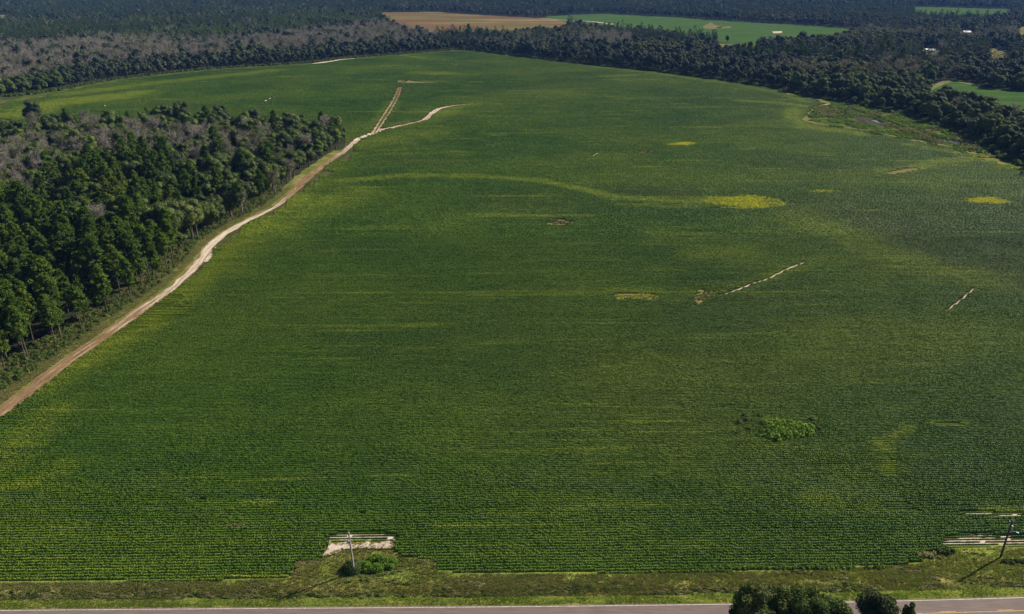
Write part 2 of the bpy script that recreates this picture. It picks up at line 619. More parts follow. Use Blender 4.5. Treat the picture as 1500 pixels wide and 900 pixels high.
# instancing: a points mesh + geometry nodes; prototypes live in a collection of their own
def scatter(name, xyz, rot, scale, variant, protos, extra=None):
    xyz = np.asarray(xyz, np.float32)
    me = bpy.data.meshes.new(name)
    me.vertices.add(len(xyz))
    me.vertices.foreach_set('co', xyz.ravel())
    r = me.attributes.new('rot', 'FLOAT_VECTOR', 'POINT')
    rv = np.zeros((len(xyz), 3), np.float32); rv[:, 2] = rot
    r.data.foreach_set('vector', rv.ravel())
    sc = me.attributes.new('siz', 'FLOAT_VECTOR', 'POINT')
    sv = np.asarray(scale, np.float32)
    if sv.ndim == 1: sv = np.repeat(sv[:, None], 3, 1)
    sc.data.foreach_set('vector', sv.ravel())
    va = me.attributes.new('var', 'INT', 'POINT')
    va.data.foreach_set('value', np.asarray(variant, np.int32))
    for k, arr in (extra or {}).items():
        a = me.attributes.new(k, 'FLOAT', 'POINT')
        a.data.foreach_set('value', np.asarray(arr, np.float32))
    pc = bpy.data.collections.new(name + "_kinds")
    for i, pm in enumerate(protos):
        pc.objects.link(bpy.data.objects.new("%s_kind_%02d" % (name, i), pm))
    ng = bpy.data.node_groups.new(name + "_scatter", 'GeometryNodeTree')
    ng.interface.new_socket("Geometry", in_out='INPUT', socket_type='NodeSocketGeometry')
    ng.interface.new_socket("Geometry", in_out='OUTPUT', socket_type='NodeSocketGeometry')
    N, L = ng.nodes, ng.links
    gi, go = N.new('NodeGroupInput'), N.new('NodeGroupOutput')
    ci = N.new('GeometryNodeCollectionInfo')
    ci.inputs[0].default_value = pc
    ci.inputs[1].default_value = True
    ci.inputs[2].default_value = True
    ip = N.new('GeometryNodeInstanceOnPoints')

    def na(nm, t):
        a = N.new('GeometryNodeInputNamedAttribute')
        a.data_type = t
        a.inputs[0].default_value = nm
        return a.outputs[0]
    L.new(gi.outputs[0], ip.inputs['Points'])
    L.new(ci.outputs[0], ip.inputs['Instance'])
    ip.inputs['Pick Instance'].default_value = True
    L.new(na('var', 'INT'), ip.inputs['Instance Index'])
    L.new(na('rot', 'FLOAT_VECTOR'), ip.inputs['Rotation'])
    L.new(na('siz', 'FLOAT_VECTOR'), ip.inputs['Scale'])
    L.new(ip.outputs[0], go.inputs[0])
    o = link(name, me)
    md = o.modifiers.new("scatter", 'NODES')
    md.node_group = ng
    return o


# ------------------------------------------------------------------ layout of the land (measured on the photograph)
R0 = np.array(at(750, 884.5))                      # a point on the road's far edge line
DS = np.array([math.cos(ROW), math.sin(ROW)])
DT = np.array([-math.sin(ROW), math.cos(ROW)])


def st(x, y):
    return (x - R0[0]) * DS[0] + (y - R0[1]) * DS[1], (x - R0[0]) * DT[0] + (y - R0[1]) * DT[1]


def xy(s, t):
    return R0[0] + s * DS[0] + t * DT[0], R0[1] + s * DS[1] + t * DT[1]


edge_px = [(-300, 857), (0, 856), (300, 854), (420, 850), (430, 846), (433, 827), (470, 822), (478, 800), (482, 797), (577, 796), (580, 812), (600, 820), (636, 823),
           (641, 839), (700, 843), (1000, 842), (1200, 837), (1345, 828), (1356, 812), (1395, 806), (1500, 804), (1800, 800)]
_e = np.array([st(*at(*p)) for p in edge_px])
# the road bends very slightly: offset of its edge line from the straight, by distance along
_b = np.array([st(*at(*p)) for p in [(0, 895), (250, 893), (500, 891), (750, 889.3), (1000, 887), (1240, 882.3), (1500, 876)]])
_bp = np.polyfit(_b[:, 0], _b[:, 1], 3)


def bend(s):
    a, b = _b[0, 0], _b[-1, 0]
    q = np.clip(s, a, b)
    return np.polyval(_bp, q) + (s - q) * np.where(s < a, np.polyval(np.polyder(_bp), a), np.polyval(np.polyder(_bp), b))


def xyb(s, t):
    return xy(s, t + bend(s))


def edge_t(s):
    return np.interp(s, _e[:, 0], _e[:, 1])


track = P((-120, 690), (-50, 640), (0, 606), (50, 568), (100, 530), (150, 496), (200, 459), (250, 424), (288, 389), (308, 361), (332, 341),
          (366, 322), (404, 303), (430, 281), (448, 263), (480, 238), (505, 221), (525, 204), (545, 196), (562, 189))
branch_far = P((548, 196), (556, 183), (567, 166), (577, 150), (583, 137), (586, 128))
branch_right = P((558, 191), (580, 186), (600, 182), (622, 176), (633, 166), (645, 159), (665, 155), (695, 152))

main_field = P((-400, 900), (-300, 800), (-160, 730), (0, 612), (50, 574), (100, 536), (150, 502), (200, 466), (250, 430), (292, 396), (314, 366),
               (340, 346), (370, 328), (410, 308), (438, 285), (456, 268), (486, 243), (512, 226), (530, 211), (532, 203), (515, 205), (500, 216),
               (440, 207), (300, 196), (200, 190), (100, 182), (20, 180), (-20, 172), (-20, 160)) + \
    P((45, 147), (80, 138), (100, 134), (150, 124), (200, 116), (300, 105), (400, 99), (460, 95), (500, 89), (560, 84.5), (650, 76), (680, 75), (760, 85), (860, 97),
      (960, 107), (1060, 121), (1130, 131), (1195, 148), (1200, 155), (1180, 163), (1172, 172), (1190, 184), (1250, 192), (1330, 207), (1400, 220), (1440, 234),
      (1500, 256), (1600, 300), (1750, 380), (2100, 600), (2400, 1000))

marsh_poly = P((1198, 158), (1225, 152), (1262, 158), (1300, 166), (1345, 178), (1385, 190), (1430, 210), (1452, 226), (1440, 231), (1400, 215), (1330, 202),
               (1250, 188), (1205, 180), (1190, 172))

left_wood = P((-420, 640), (-120, 600), (-40, 575), (0, 553), (33, 543), (80, 510), (111, 493), (155, 465), (191, 443), (225, 420), (262, 386), (285, 352), (310, 338), (345, 322), (392, 298),
              (420, 275), (440, 255), (465, 236), (490, 223), (507, 211)) + \
    P((500, 177), (420, 173), (320, 165), (235, 160), (150, 172), (95, 170), (20, 176), (-60, 182), (-300, 190), z=13)

edge_far = P((-600, 165), (-150, 158), (-40, 150), (0, 142), (50, 137), (100, 128), (150, 119), (200, 112), (300, 101.5), (400, 95.5), (460, 91), (500, 86), (560, 81), (650, 74), (680, 72.5), (760, 82), (860, 94),
             (960, 104), (1060, 117), (1130, 128), (1195, 143), (1250, 150), (1300, 160), (1350, 174), (1400, 190), (1440, 210), (1470, 226), (1500, 240), (1600, 285), (1750, 360))
far_wood = edge_far + [(4200, 900), (4600, 5200), (-4600, 5200), (-4600, 1300)]

# openings inside the far woods
brown_poly = P((560, 18.5), (640, 17.5), (700, 22), (790, 26.5), (815, 28), (835, 31), (830, 45), (810, 52), (760, 54), (650, 58), (600, 52), (570, 38), (555, 28))
green_poly = P((800, 24.5), (840, 22), (890, 20.5), (1000, 26), (1100, 33), (1180, 37), (1245, 42), (1262, 47), (1235, 56), (1200, 66), (1120, 68), (1040, 64), (960, 56), (880, 48), (840, 38), (822, 31), (800, 27))
green2_poly = P((1335, 10.5), (1360, 10.2), (1480, 13.5), (1482, 30), (1440, 31), (1340, 28))
right_poly = P((1352, 132), (1372, 122), (1392, 117), (1425, 121), (1440, 128), (1520, 135), (1640, 144), (1640, 190), (1560, 190), (1500, 184), (1420, 162), (1370, 146))
clear1 = P((1445, 73), (1462, 70), (1475, 74), (1480, 97), (1448, 98))
clear2 = P((1490, 41), (1500, 39), (1520, 42), (1515, 62), (1490, 62))
clear3 = P((1048, 58), (1060, 55), (1105, 56), (1112, 63), (1108, 82), (1052, 82))
clear4 = P((1350, 70), (1374, 71), (1376, 93), (1346, 93))
clear5 = P((-8, 22), (14, 22), (16, 34), (-8, 34))
clear6 = P((68, 29.5), (80, 29.5), (81, 40), (68, 40))
clear7 = P((1404, 46), (1426, 46), (1428, 64), (1402, 64))
openings = [brown_poly, green_poly, green2_poly, right_poly, clear1, clear2, clear3, clear4, clear5, clear6, clear7]

# ------------------------------------------------------------------ ground, field soil, woodland floors
tag(link('ground', mesh_np('ground', [(-14000, -3000, 0), (14000, -3000, 0), (14000, 14000, 0), (-14000, 14000, 0)], np.array([[0, 1, 2, 3]]), [M['ground']])),
    'rough grassy land under and round the fields and woods', 'ground', kind='structure')
fp = [p for p in main_field]
s0, s1 = -330, 460
bottom = [xy(s, t) for s, t in _e if s0 < s < s1]
# soil polygon closes along the ragged lower crop edge
_mf = np.array(main_field)
soil_poly = [tuple(p) for p in _mf[1:-1]] + [xy(s, t) for s, t in _e[::-1]]
tag(sheet('field_soil', soil_poly, .02, M['soil']), 'brown soil of the big crop field', 'field', kind='structure')
tag(sheet('woodland_floor', left_wood, .03, M['litter'], 12, 1.2), 'dark leaf litter under the wood beside the track', 'woodland floor', kind='structure')
tag(sheet('forest_floor', far_wood, .012, M['litter'], 15, 1.5), 'dark leaf litter under the woods beyond the field', 'forest floor', kind='structure')
tag(sheet('harvested_field', brown_poly, .05, M['brown_field'], 30, 1.5), 'bare reddish brown field among the far woods', 'field', kind='structure')
tag(sheet('far_green_field', green_poly, .06, M['far_green'], 30, 1.5), 'green field beside the reddish brown one beyond the woods', 'field', kind='structure')
tag(sheet('distant_green_field', green2_poly, .05, M['far_green'], 40, 1.5), 'narrow green field near the top edge among woods', 'field', kind='structure')
tag(sheet('neighbouring_field', right_poly, .05, M['far_green'], 15, 1.0), 'green field behind the tree belt past the marsh', 'field', kind='structure')
for cp, lb in ((clear1, 'small yellowish clearing among dark trees'), (clear2, 'pale clearing by the frame edge among far trees'),
               (clear3, 'tan clearing at the near side of the far green field'), (clear4, 'tiny pale yard among the trees beyond the belt'),
               (clear5, 'tiny pale opening in the far woods near the frame corner'), (clear6, 'tiny green opening in the far pine woods'),
               (clear7, 'small yard round the white house in the woods')):
    tag(sheet('clearing', cp, .05, M['far_tan'], 15, 1.0), lb, 'clearing', kind='structure')

# ------------------------------------------------------------------ road
def strip(name, sA, sB, tA, tB, z, mat, parent=None, n=1, th=None):
    """a straight strip in road coordinates, cut in n pieces along"""
    s = np.linspace(sA, sB, n + 1)
    V = []
    for t in (tA, tB):
        for q in s:
            V.append((*xyb(q, t), z))
    F = [(i, i + 1, n + 1 + i + 1, n + 1 + i) for i in range(n)]
    if th:
        base = len(V)
        V += [(a, b, z - th) for a, b, _ in V]
        F += [(i + 1, i, base + i, base + i + 1) for i in range(n)]
        F += [(n + 1 + i, n + 2 + i, base + n + 2 + i, base + n + 1 + i) for i in range(n)]
    return link(name, mesh_np(name, V, np.array(F), [mat]), parent)


road = tag(strip('road', -400, 420, -7.7, .35, .09, M['asphalt'], n=80, th=.09), 'two lane road of worn pinkish grey asphalt', 'road', kind='structure')
strip('edge_line', -400, 420, -.1, .04, .094, M['white_paint'], road, 80)
strip('edge_line', -400, 420, -7.42, -7.3, .094, M['white_paint'], road, 80)
strip('centre_line', -400, 420, -3.74, -3.62, .094, M['yellow_paint'], road, 80)
sd = st(*at(1376, 895))[0]
k = -60
dash_me = None
for k in range(-20, 25):
    q = sd + k * 12.4
    strip('centre_dash', q, q + 3.3, -3.44, -3.32, .094, M['yellow_paint'], road)

# ------------------------------------------------------------------ verge between road and crop, with its ditch
ns, nt_ = 900, 44
S = np.linspace(-330, 430, ns)
V = np.zeros((ns, nt_, 3)); TA = np.zeros((ns, nt_))
et = edge_t(S) + 1.8 - bend(S)
prof_t = np.array([.35, 1.2, 2.4, 3.2, 4.0, 4.8, 6.0, 8.5, 12, 22])
prof_z = np.array([.09, .14, .16, .08, .03, .2, .34, .30, .28, .05])
for j in range(nt_):
    v = j / (nt_ - 1)
    t = .35 + v * (et - .35)
    x_, y_ = xyb(S, t)
    z = np.interp(t, prof_t, prof_z) + .10 * (fnoise(x_, y_, 1.6) - .5) * (1 if j > 0 else 0)
    z = np.minimum(z, .03 + np.clip((et - t - .3) / 1.6, 0, 1) * .5)
    V[:, j, 0], V[:, j, 1], V[:, j, 2] = x_, y_, np.maximum(z, .03)
    TA[:, j] = t
i, j = np.meshgrid(np.arange(ns - 1), np.arange(nt_ - 1), indexing='ij')
q = (i * nt_ + j).ravel()
F = np.stack([q, q + nt_, q + nt_ + 1, q + 1], 1)
me = mesh_np('verge', V.reshape(-1, 3), F, [M['verge']], smooth=True)
a_ = me.attributes.new('across', 'FLOAT', 'POINT')
a_.data.foreach_set('value', TA.ravel().astype(np.float32))
tag(link('roadside_verge', me), 'green and brown grassy verge with shallow ditch along the road', 'verge', kind='structure')

# ------------------------------------------------------------------ tracks and worn strips
tag(ribbon('dirt_track', track, [7, 7, 7, 6.6, 6.4, 6, 5.4, 4.8, 4.4, 4.6, 4.8, 4.2, 3.6, 4.6, 6, 5, 5, 6.5, 8, 6], .06, M['track'],
           pale=[-.25, -.25, -.22, -.2, -.12, .0, .25, .6, .85, 1, 1, .9, .6, -.05, -.25, .0, .45, .9, 1, .8], step=1.2, jit=.45),
    'sandy dirt track curving between the wood and the crop', 'track', kind='structure')
_tk = np.array(track)
_dn = np.gradient(_tk, axis=0); _dn /= np.linalg.norm(_dn, axis=1, keepdims=True)
tag(ribbon('track_verge', [tuple(p) for p in (_tk + np.stack([-_dn[:, 1], _dn[:, 0]], 1) * 5.0)[:17]], 7.5, .045, M['strip'], step=1.5, jit=.5),
    'dry brown and olive grass strip between the track and the wood', 'verge', kind='structure')
tag(ribbon('field_track', branch_right, [6, 8, 9, 8, 7, 4.5, 3, 2], .08, M['track'], pale=[.8, .4, .35, .5, .8, .8, .6, .4], step=2, jit=.6),
    'pale sandy track petering out into the crop', 'track', kind='structure')
bf = np.array(branch_far)
tag(ribbon('wheel_track', branch_far, [6.5, 6.2, 6, 6, 5, 4], .075, M['track'], pale=[.5, .5, .45, .4, .15, .0], step=2, jit=.25),
    'pair of pale wheel ruts running up to the bare spot', 'track', kind='structure')
tag(ribbon('grass_ridge', branch_far, [1, 2.6, 2.8, 2.8, 2.4, 2], .09, M['mown'], step=2, jit=.35),
    'strip of green between the twin wheel ruts', 'ridge', kind='structure')
tag(ribbon('headland_track', P((-60, 157), (0, 150), (50, 142), (100, 131), (150, 122), (200, 114), (300, 103), (400, 97), (455, 93.5), (475, 92), (500, 87.5), (530, 85.5)),
           [22, 20, 16, 8, 6, 5, 5, 5, 6, 10, 6, 4], .05, M['mown'], step=6, jit=.5), 'tan grass strip along the far wood edge', 'track', kind='structure')
tag(ribbon('sandy_spur', P((458, 93.6), (470, 92), (485, 90), (500, 87.5), (520, 86)), [3, 9, 7, 5, 3], .09, M['sand'], step=4, jit=.5),
    'bright sandy stretch of the headland strip below the far trees', 'track', kind='structure')
tag(ribbon('field_edge_strip', P((1040, 118.5), (1100, 127), (1150, 137), (1195, 146), (1215, 152), (1225, 156)), [3, 4, 5, 8, 10, 8], .07, M['strip'], step=5, jit=.5), 'tan strip below the tree belt leading to the marsh', 'track', kind='structure')
tag(ribbon('marsh_side_strip', P((1225, 152), (1195, 158), (1178, 167), (1186, 178), (1215, 184), (1260, 190), (1330, 204), (1400, 217), (1440, 230), (1500, 252), (1620, 303)),
           [8, 7, 8, 7, 5, 4.5, 4, 4.5, 8, 5, 6], .065, M['strip'], step=2, jit=.9), 'mown grass strip curving round the marsh', 'track', kind='structure')
tag(ribbon('neighbouring_track', P((1350, 135), (1365, 130), (1378, 123), (1392, 119), (1408, 121), (1425, 124)), [4, 6, 8, 9, 9, 6], .09, M['far_tan'], step=4, jit=.4),
    'pale sandy track at the corner of the field behind the belt', 'track', kind='structure')
tag(ribbon('far_field_track', P((790, 27), (830, 30), (862, 31.5), (880, 33.5), (900, 36)), [5, 6, 9, 12, 9], .11, M['sand'], step=8, jit=.4),
    'pale track between the reddish field and the far green field', 'track', kind='structure')

# ------------------------------------------------------------------ sand and straw patches in the crop
def blob(px_pts, z=0.0):
    return P(*px_pts)


sand_sheets = [
    ('sand', [(479, 797), (578, 796), (574, 804), (555, 806), (530, 804), (505, 807), (490, 813), (473, 816)], 'cream bare sand above the grassy corner with the grey pole'),
    ('tan', [(900, 431), (925, 430), (962, 432), (962, 439.5), (930, 440), (901, 440)], 'small rectangular straw coloured patch in mid field'),
    ('tan', [(1022, 424), (1048, 428), (1049, 433), (1035, 437), (1030, 446), (1021, 448), (1016, 441), (1020, 432)], 'pale sandy scar beside the slanting streak'),
    ('tan', [(800, 325), (820, 322), (840, 325), (842, 329), (815, 331), (801, 329)], 'brownish oval spot in the upper middle of the crop'),
    ('tan', [(580, 119), (592, 117), (608, 119.5), (640, 120.5), (640, 122), (600, 122.5), (583, 121.5)], 'tan bare spot where the twin wheel tracks end'),
    ('tan', [(1298, 254), (1325, 247), (1345, 247), (1342, 251), (1315, 256), (1300, 257)], 'tan bare wedge near the marsh strip'),
    ('sand', [(299, 170), (313, 166), (316, 167.5), (303, 172)], 'short white strip of sand above the wood'),
    ('tan', [(933, 221), (955, 220), (962, 223), (945, 226), (936, 225)], 'faint brown spot in the upper field'),    ('tan', [(430, 825), (445, 823), (468, 825), (455, 832), (432, 842)], 'straw coloured corner left of the grassy notch'),
    ('tan', [(610, 820), (637, 822), (639, 836), (632, 833)], 'straw coloured corner at the end of the grassy notch'),
    ('sand', [(1203, 153.5), (1216, 153), (1218, 156), (1206, 157)], 'small white bare spot by the marsh tip'),
    ('tan', [(1030, 38), (1042, 33), (1045, 36), (1060, 40), (1045, 43), (1030, 42)], 'white sand spot in the far green field'),
    ('tan', [(1050, 40), (1066, 39), (1072, 37.5), (1070, 41), (1052, 42)], 'tan scar in the far green field'),
    ('sand', [(1131, 46.5), (1145, 46), (1146, 48.5), (1133, 49)], 'small white oval in the far green field'),
    ('sand', [(152, 154.5), (158, 154), (158, 156), (152, 156)], 'tiny white spot in the upper crop corner'),
    ('sand', [(85, 150.3), (92, 149.8), (92, 151.3), (85, 151.5)], 'tiny white spot in the yellow crop corner'),
]
streaks = [([(1055, 434), (1080, 425), (1100, 417), (1125, 409), (1150, 396), (1178, 385)], [.3, .6, .9, .8, .9, .4], 'long slanting sandy streak across the crop rows'),
           ([(1385, 457), (1398, 447), (1412, 436), (1427, 423)], [.3, .6, .8, .4], 'short slanting sandy streak near the frame edge'),
           ([(860, 235), (868, 229), (877, 224)], [.5, 1.2, 1], 'tiny slanting sandy streak in the upper field'),
           ([(383, 152), (389, 148), (402, 141)], [.6, 2, 1], 'broken pale streak in the upper crop above the wood'),
           ([(648, 88), (660, 92), (675, 97)], [1, 2, 1], 'pale streak high in the far corner of the crop')]
tag(ribbon('worn_strip', P((1318, 252), (1345, 246), (1375, 240), (1405, 236), (1440, 232), (1462, 237)), [3, 5, 4, 4, 7, 9], .055, M['strip'], step=2, jit=.8),
    'tan and yellow worn band joining the marsh strip near the frame edge', 'track', kind='structure')
no_crop = []
for mk, pts, lb in sand_sheets:
    pl = P(*pts)
    zz = .075
    if 'notch' in lb or 'cream' in lb: zz = .36
    tag(sheet('bare_patch', pl, zz, M[mk], 1.5 if pts[0][1] > 300 else 6, .35 if pts[0][1] > 300 else 1.2), lb, 'bare patch', kind='structure')
    no_crop.append(pl)
streak_lines = []
for pts, ws, lb in streaks:
    ln = P(*pts)
    tag(ribbon('sandy_streak', ln, ws, .07, M['sand'], step=.8, jit=.6), lb, 'bare streak', kind='structure')
    streak_lines.append((ln, max(max(ws) * .5, .7)))

# ------------------------------------------------------------------ crop: tint and thinness as functions of the place
tints = [  # px polyline, half width m, strength
    ([(500, 266), (600, 258), (700, 259), (790, 266), (850, 278), (905, 291), (1000, 296), (1050, 294)], 6, .75),
    ([(1170, 318), (1240, 345), (1330, 385), (1430, 410)], 18, .42),
    ([(60, 560), (120, 530), (190, 490), (240, 455), (300, 395), (370, 338), (440, 290)], 13, .85),
    ([(440, 290), (470, 262), (510, 228)], 12, .35),
    ([(300, 395), (380, 345), (450, 305), (520, 285)], 22, .5),
    ([(530, 212), (600, 200), (640, 195)], 22, .45),
    ([(580, 184), (640, 175), (660, 160), (690, 152)], 12, .4),
    ([(545, 190), (578, 150)], 9, .5),
    ([(30, 168), (70, 155), (140, 145), (200, 138)], 26, .95),
    ([(100, 138), (250, 120), (400, 104)], 18, .6),
    ([(860, 97), (960, 108), (1060, 123), (1130, 134), (1180, 150)], 8, .5),
    ([(1080, 148), (1140, 152), (1190, 158)], 9, .8),
    ([(1165, 160), (1160, 172), (1185, 188), (1260, 197)], 10, .8),
    ([(1330, 213), (1400, 224), (1450, 238)], 7, .6),
    ([(1330, 250), (1380, 238), (1450, 230)], 8, .9),
    ([(1290, 252), (1340, 247), (1400, 240)], 7, .5),
    ([(1420, 228), (1500, 246)], 12, .7),
    ([(1100, 215), (1200, 225)], 14, .2),
    ([(0, 690), (30, 640), (80, 606)], 7, .45),
    ([(0, 720), (90, 690)], 5, .4),
    ([(1020, 428), (1090, 420), (1180, 386)], 6, .4),
    ([(1010, 375), (1090, 370)], 12, .45),
    ([(900, 428), (965, 428)], 4, .6),
    ([(690, 316), (790, 318)], 4, .55),
    ([(1290, 650), (1305, 690)], 3.5, .6),
    ([(1330, 628), (1290, 655)], 2.5, .5),
    ([(1370, 622), (1412, 624)], 1.4, 1.0),
    ([(360, 739), (396, 739)], 1.6, .9),
    ([(1190, 735), (1330, 745)], 5, .35),
    ([(640, 773), (830, 771)], .8, .6),
    ([(700, 757), (830, 756)], .7, .45),
    ([(1440, 748), (1500, 752)], 2.2, .8),
    ([(0, 780), (80, 785)], 9, .15),
    ([(880, 113), (930, 111)], 6, .8),
    ([(590, 82), (620, 86)], 6, .7),
    ([(610, 107), (650, 108)], 14, .6),
    ([(620, 120), (650, 120)], 4, .8),
    ([(685, 121), (705, 121.5)], 4, .9),
    ([(760, 134), (830, 134)], 14, .35),
    ([(560, 97), (585, 97)], 5, .6),
    ([(980, 350), (1100, 385)], 16, .25),
    ([(430, 430), (620, 430), (900, 430), (1250, 430), (1420, 432)], .9, .35),
]
tints = [(P(*p), w, k) for p, w, k in tints]
dulls = [([(1300, 330), (1420, 380)], 45, .75), ([(930, 282), (985, 284)], 14, .6), ([(1130, 300), (1190, 318)], 18, .5), ([(720, 300), (800, 312)], 22, .45),
         ([(560, 235), (640, 240)], 22, .3), ([(220, 152), (300, 156)], 14, .6), ([(1200, 290), (1500, 310)], 26, .3), ([(1120, 240), (1330, 250)], 26, .35),
         ([(450, 470), (520, 500)], 12, .2), ([(900, 560), (1300, 520)], 22, .25), ([(640, 560), (1000, 600)], 25, .18), ([(760, 105), (950, 125)], 30, .3)]
dulls = [(P(*p), w, k * .65) for p, w, k in dulls]
thins = [([(1318, 252), (1375, 240), (1405, 236), (1460, 234)], 3.0, .64), ([(1405, 799), (1425, 796), (1620, 795)], 3.0, .64), ([(1440, 787), (1530, 788)], 1.0, .56), ([(1410, 752), (1500, 757)], .9, .6), ([(500, 784), (570, 785)], .9, .5), ([(488, 791), (574, 790)], 1.6, .62),
         ([(190, 478), (262, 458)], 6.5, .5), ([(200, 468), (250, 440)], 5, .5), ([(300, 378), (318, 370)], 2.5, .5), ([(1374, 623), (1410, 624)], .7, .56),
         ([(1300, 658), (1300, 692)], 2.6, .2), ([(1024, 424), (1040, 430), (1028, 446)], 5, .3), ([(1080, 425), (1180, 386)], 2.5, .35),
         ([(1300, 744), (1330, 744)], 1.5, .4), ([(0, 680), (30, 668)], 1.0, .4)]
thins = [(P(*p), w, k) for p, w, k in thins]

for pts, lb in [([(1368, 800), (1385, 793), (1430, 787), (1620, 786), (1620, 800), (1500, 802), (1400, 803)], 'pale sand showing between the last crop rows by the dark pole'),
                ([(1430, 785), (1530, 785), (1530, 790), (1440, 789.5)], 'pale sand between two rows above the dark pole foot'),
                ([(1405, 749), (1520, 752), (1520, 758), (1420, 755)], 'faint sandy rows near the frame edge'),
                ([(482, 781), (580, 781), (580, 797), (480, 799)], 'pale sand in three rows behind the grassy notch'),
                ([(180, 484), (215, 462), (270, 444), (275, 460), (240, 478), (200, 486)], 'pale sand between thin rows beside the track bend'),
                ([(296, 384), (316, 362), (322, 368), (308, 384)], 'small sandy thin rows at the track curve'),
                ([(1374, 621), (1410, 622), (1408, 624.5), (1376, 624)], 'short pale sandy row right of the bright weeds'),
                ([(0, 668), (40, 662), (36, 676), (0, 690)], 'thin sandy rows at the frame edge below the track')]:
    tag(sheet('sandy_soil', P(*pts), .045, M['sand'], 2.0, .3), lb, 'bare patch', kind='structure')



def crop_fields(x, y):
    yel = np.zeros(x.shape); dl = np.zeros(x.shape); th = np.zeros(x.shape)
    wob = fnoise(x, y, 14, 1)
    wob2 = fnoise(x * .35, y, 5, 6)
    for ln, w, k in tints:
        d = dist_line(x, y, ln) / w
        yel = np.maximum(yel, 1.25 * k * np.clip(1.25 - d * (.6 + .9 * wob), 0, 1) * (.45 + .8 * wob2))
    for ln, w, k in dulls:
        d = dist_line(x, y, ln) / w
        dl = np.maximum(dl, k * np.clip(1.3 - d * (.6 + .9 * wob), 0, 1))
    # general mottling of the stand
    g = fnoise(x * .6, y, 60, 8)
    yel += .28 * np.clip((g - .52) * 4, 0, 1)
    yel += .14 * np.clip((fnoise(x * .45, y, 85, 61) - .54) * 4, 0, 1) * np.clip((x + 150) / 200, 0, 1)
    s_, t_ = st(x, y)
    rowv = vnoise(s_ / 14.0, np.round(t_ / .9144 - .5), 1, 15)
    yel = np.where(y < 340, yel * (.25 + 1.5 * rowv), yel)
    stk = vnoise(s_ / 26, t_ / 1.1, 1, 4) * vnoise(s_ / 90, t_ / 7.0, 1, 9)
    yel += .5 * np.clip((stk - .5) * 5, 0, 1)
    dl += .2 * np.clip((fnoise(x * .5, y, 80, 12) - .52) * 4, 0, 1)
    for ln, w, k in thins:
        d = dist_line(x, y, ln) / w
        s_, t_ = st(x, y)
        run = vnoise(s_ / 9.0, np.round(t_ / .9144 - .5) * 1.0, 1, 14)
        th = np.maximum(th, k * (d < .75 + .6 * wob) * (1 if k > .54 else np.clip((run - .25) * 6, 0, 1)))
    return np.clip(yel, 0, 1), np.clip(dl, 0, .8), th


def crop_tile(length, rows, ds, dc, leaves, seed, amp=.16):
    """a piece of canopy: rows of low plants as a rough raised surface with leaves on it"""
    r = np.random.default_rng(seed)
    nl = int(length / ds) + 1
    nc = dc * rows + 1
    x = np.linspace(-length / 2, length / 2, nl)
    y = np.linspace(-rows * .4572, rows * .4572, nc)
    X, Y = np.meshgrid(x, y, indexing='ij')
    ph = (Y / .9144 + rows / 2) % 1.0
    prof = np.clip(1 - (np.abs(ph - .5) / .40) ** 4, 0, 1) if rows == 1 else np.sin(np.pi * ph) ** .8
    prof[:, 0] = prof[:, -1] = 0
    lump = r.random((nl, nc))
    lump = (lump + np.roll(lump, 1, 0)) / 2
    Z = .06 + prof * (.58 + amp * 3.2 * (lump - .5))
    X2 = X + r.normal(size=X.shape) * ds * .2
    Y2 = Y + r.normal(size=X.shape) * .07
    V = np.stack([X2, Y2, Z], -1).reshape(-1, 3)
    i, j = np.meshgrid(np.arange(nl - 1), np.arange(nc - 1), indexing='ij')
    q = (i * nc + j).ravel()
    mb = MB()
    mb.add(V, np.stack([q, q + nc, q + nc + 1, q + 1], 1))
    if leaves:
        n = leaves
        lx = r.uniform(-length / 2, length / 2, n)
        row = r.integers(0, rows, n)
        u = np.clip(r.normal(0, .17, n), -.33, .33)
        ly = (row - (rows - 1) / 2) * .9144 + u * .95
        lz = .14 + .56 * np.cos(np.clip(u, -.4, .4) * 3.0) + r.uniform(-.12, .12, n)
        nn = np.stack([r.normal(0, .42, n), r.normal(0, .42, n) + u * 1.5, np.full(n, .85)], 1)
        mb.quads(np.stack([lx, ly, lz], 1), nn, r.uniform(.16, .3, n), r.uniform(.2, .36, n))
    return mb.mesh('crop_row_piece', [M['crop']])


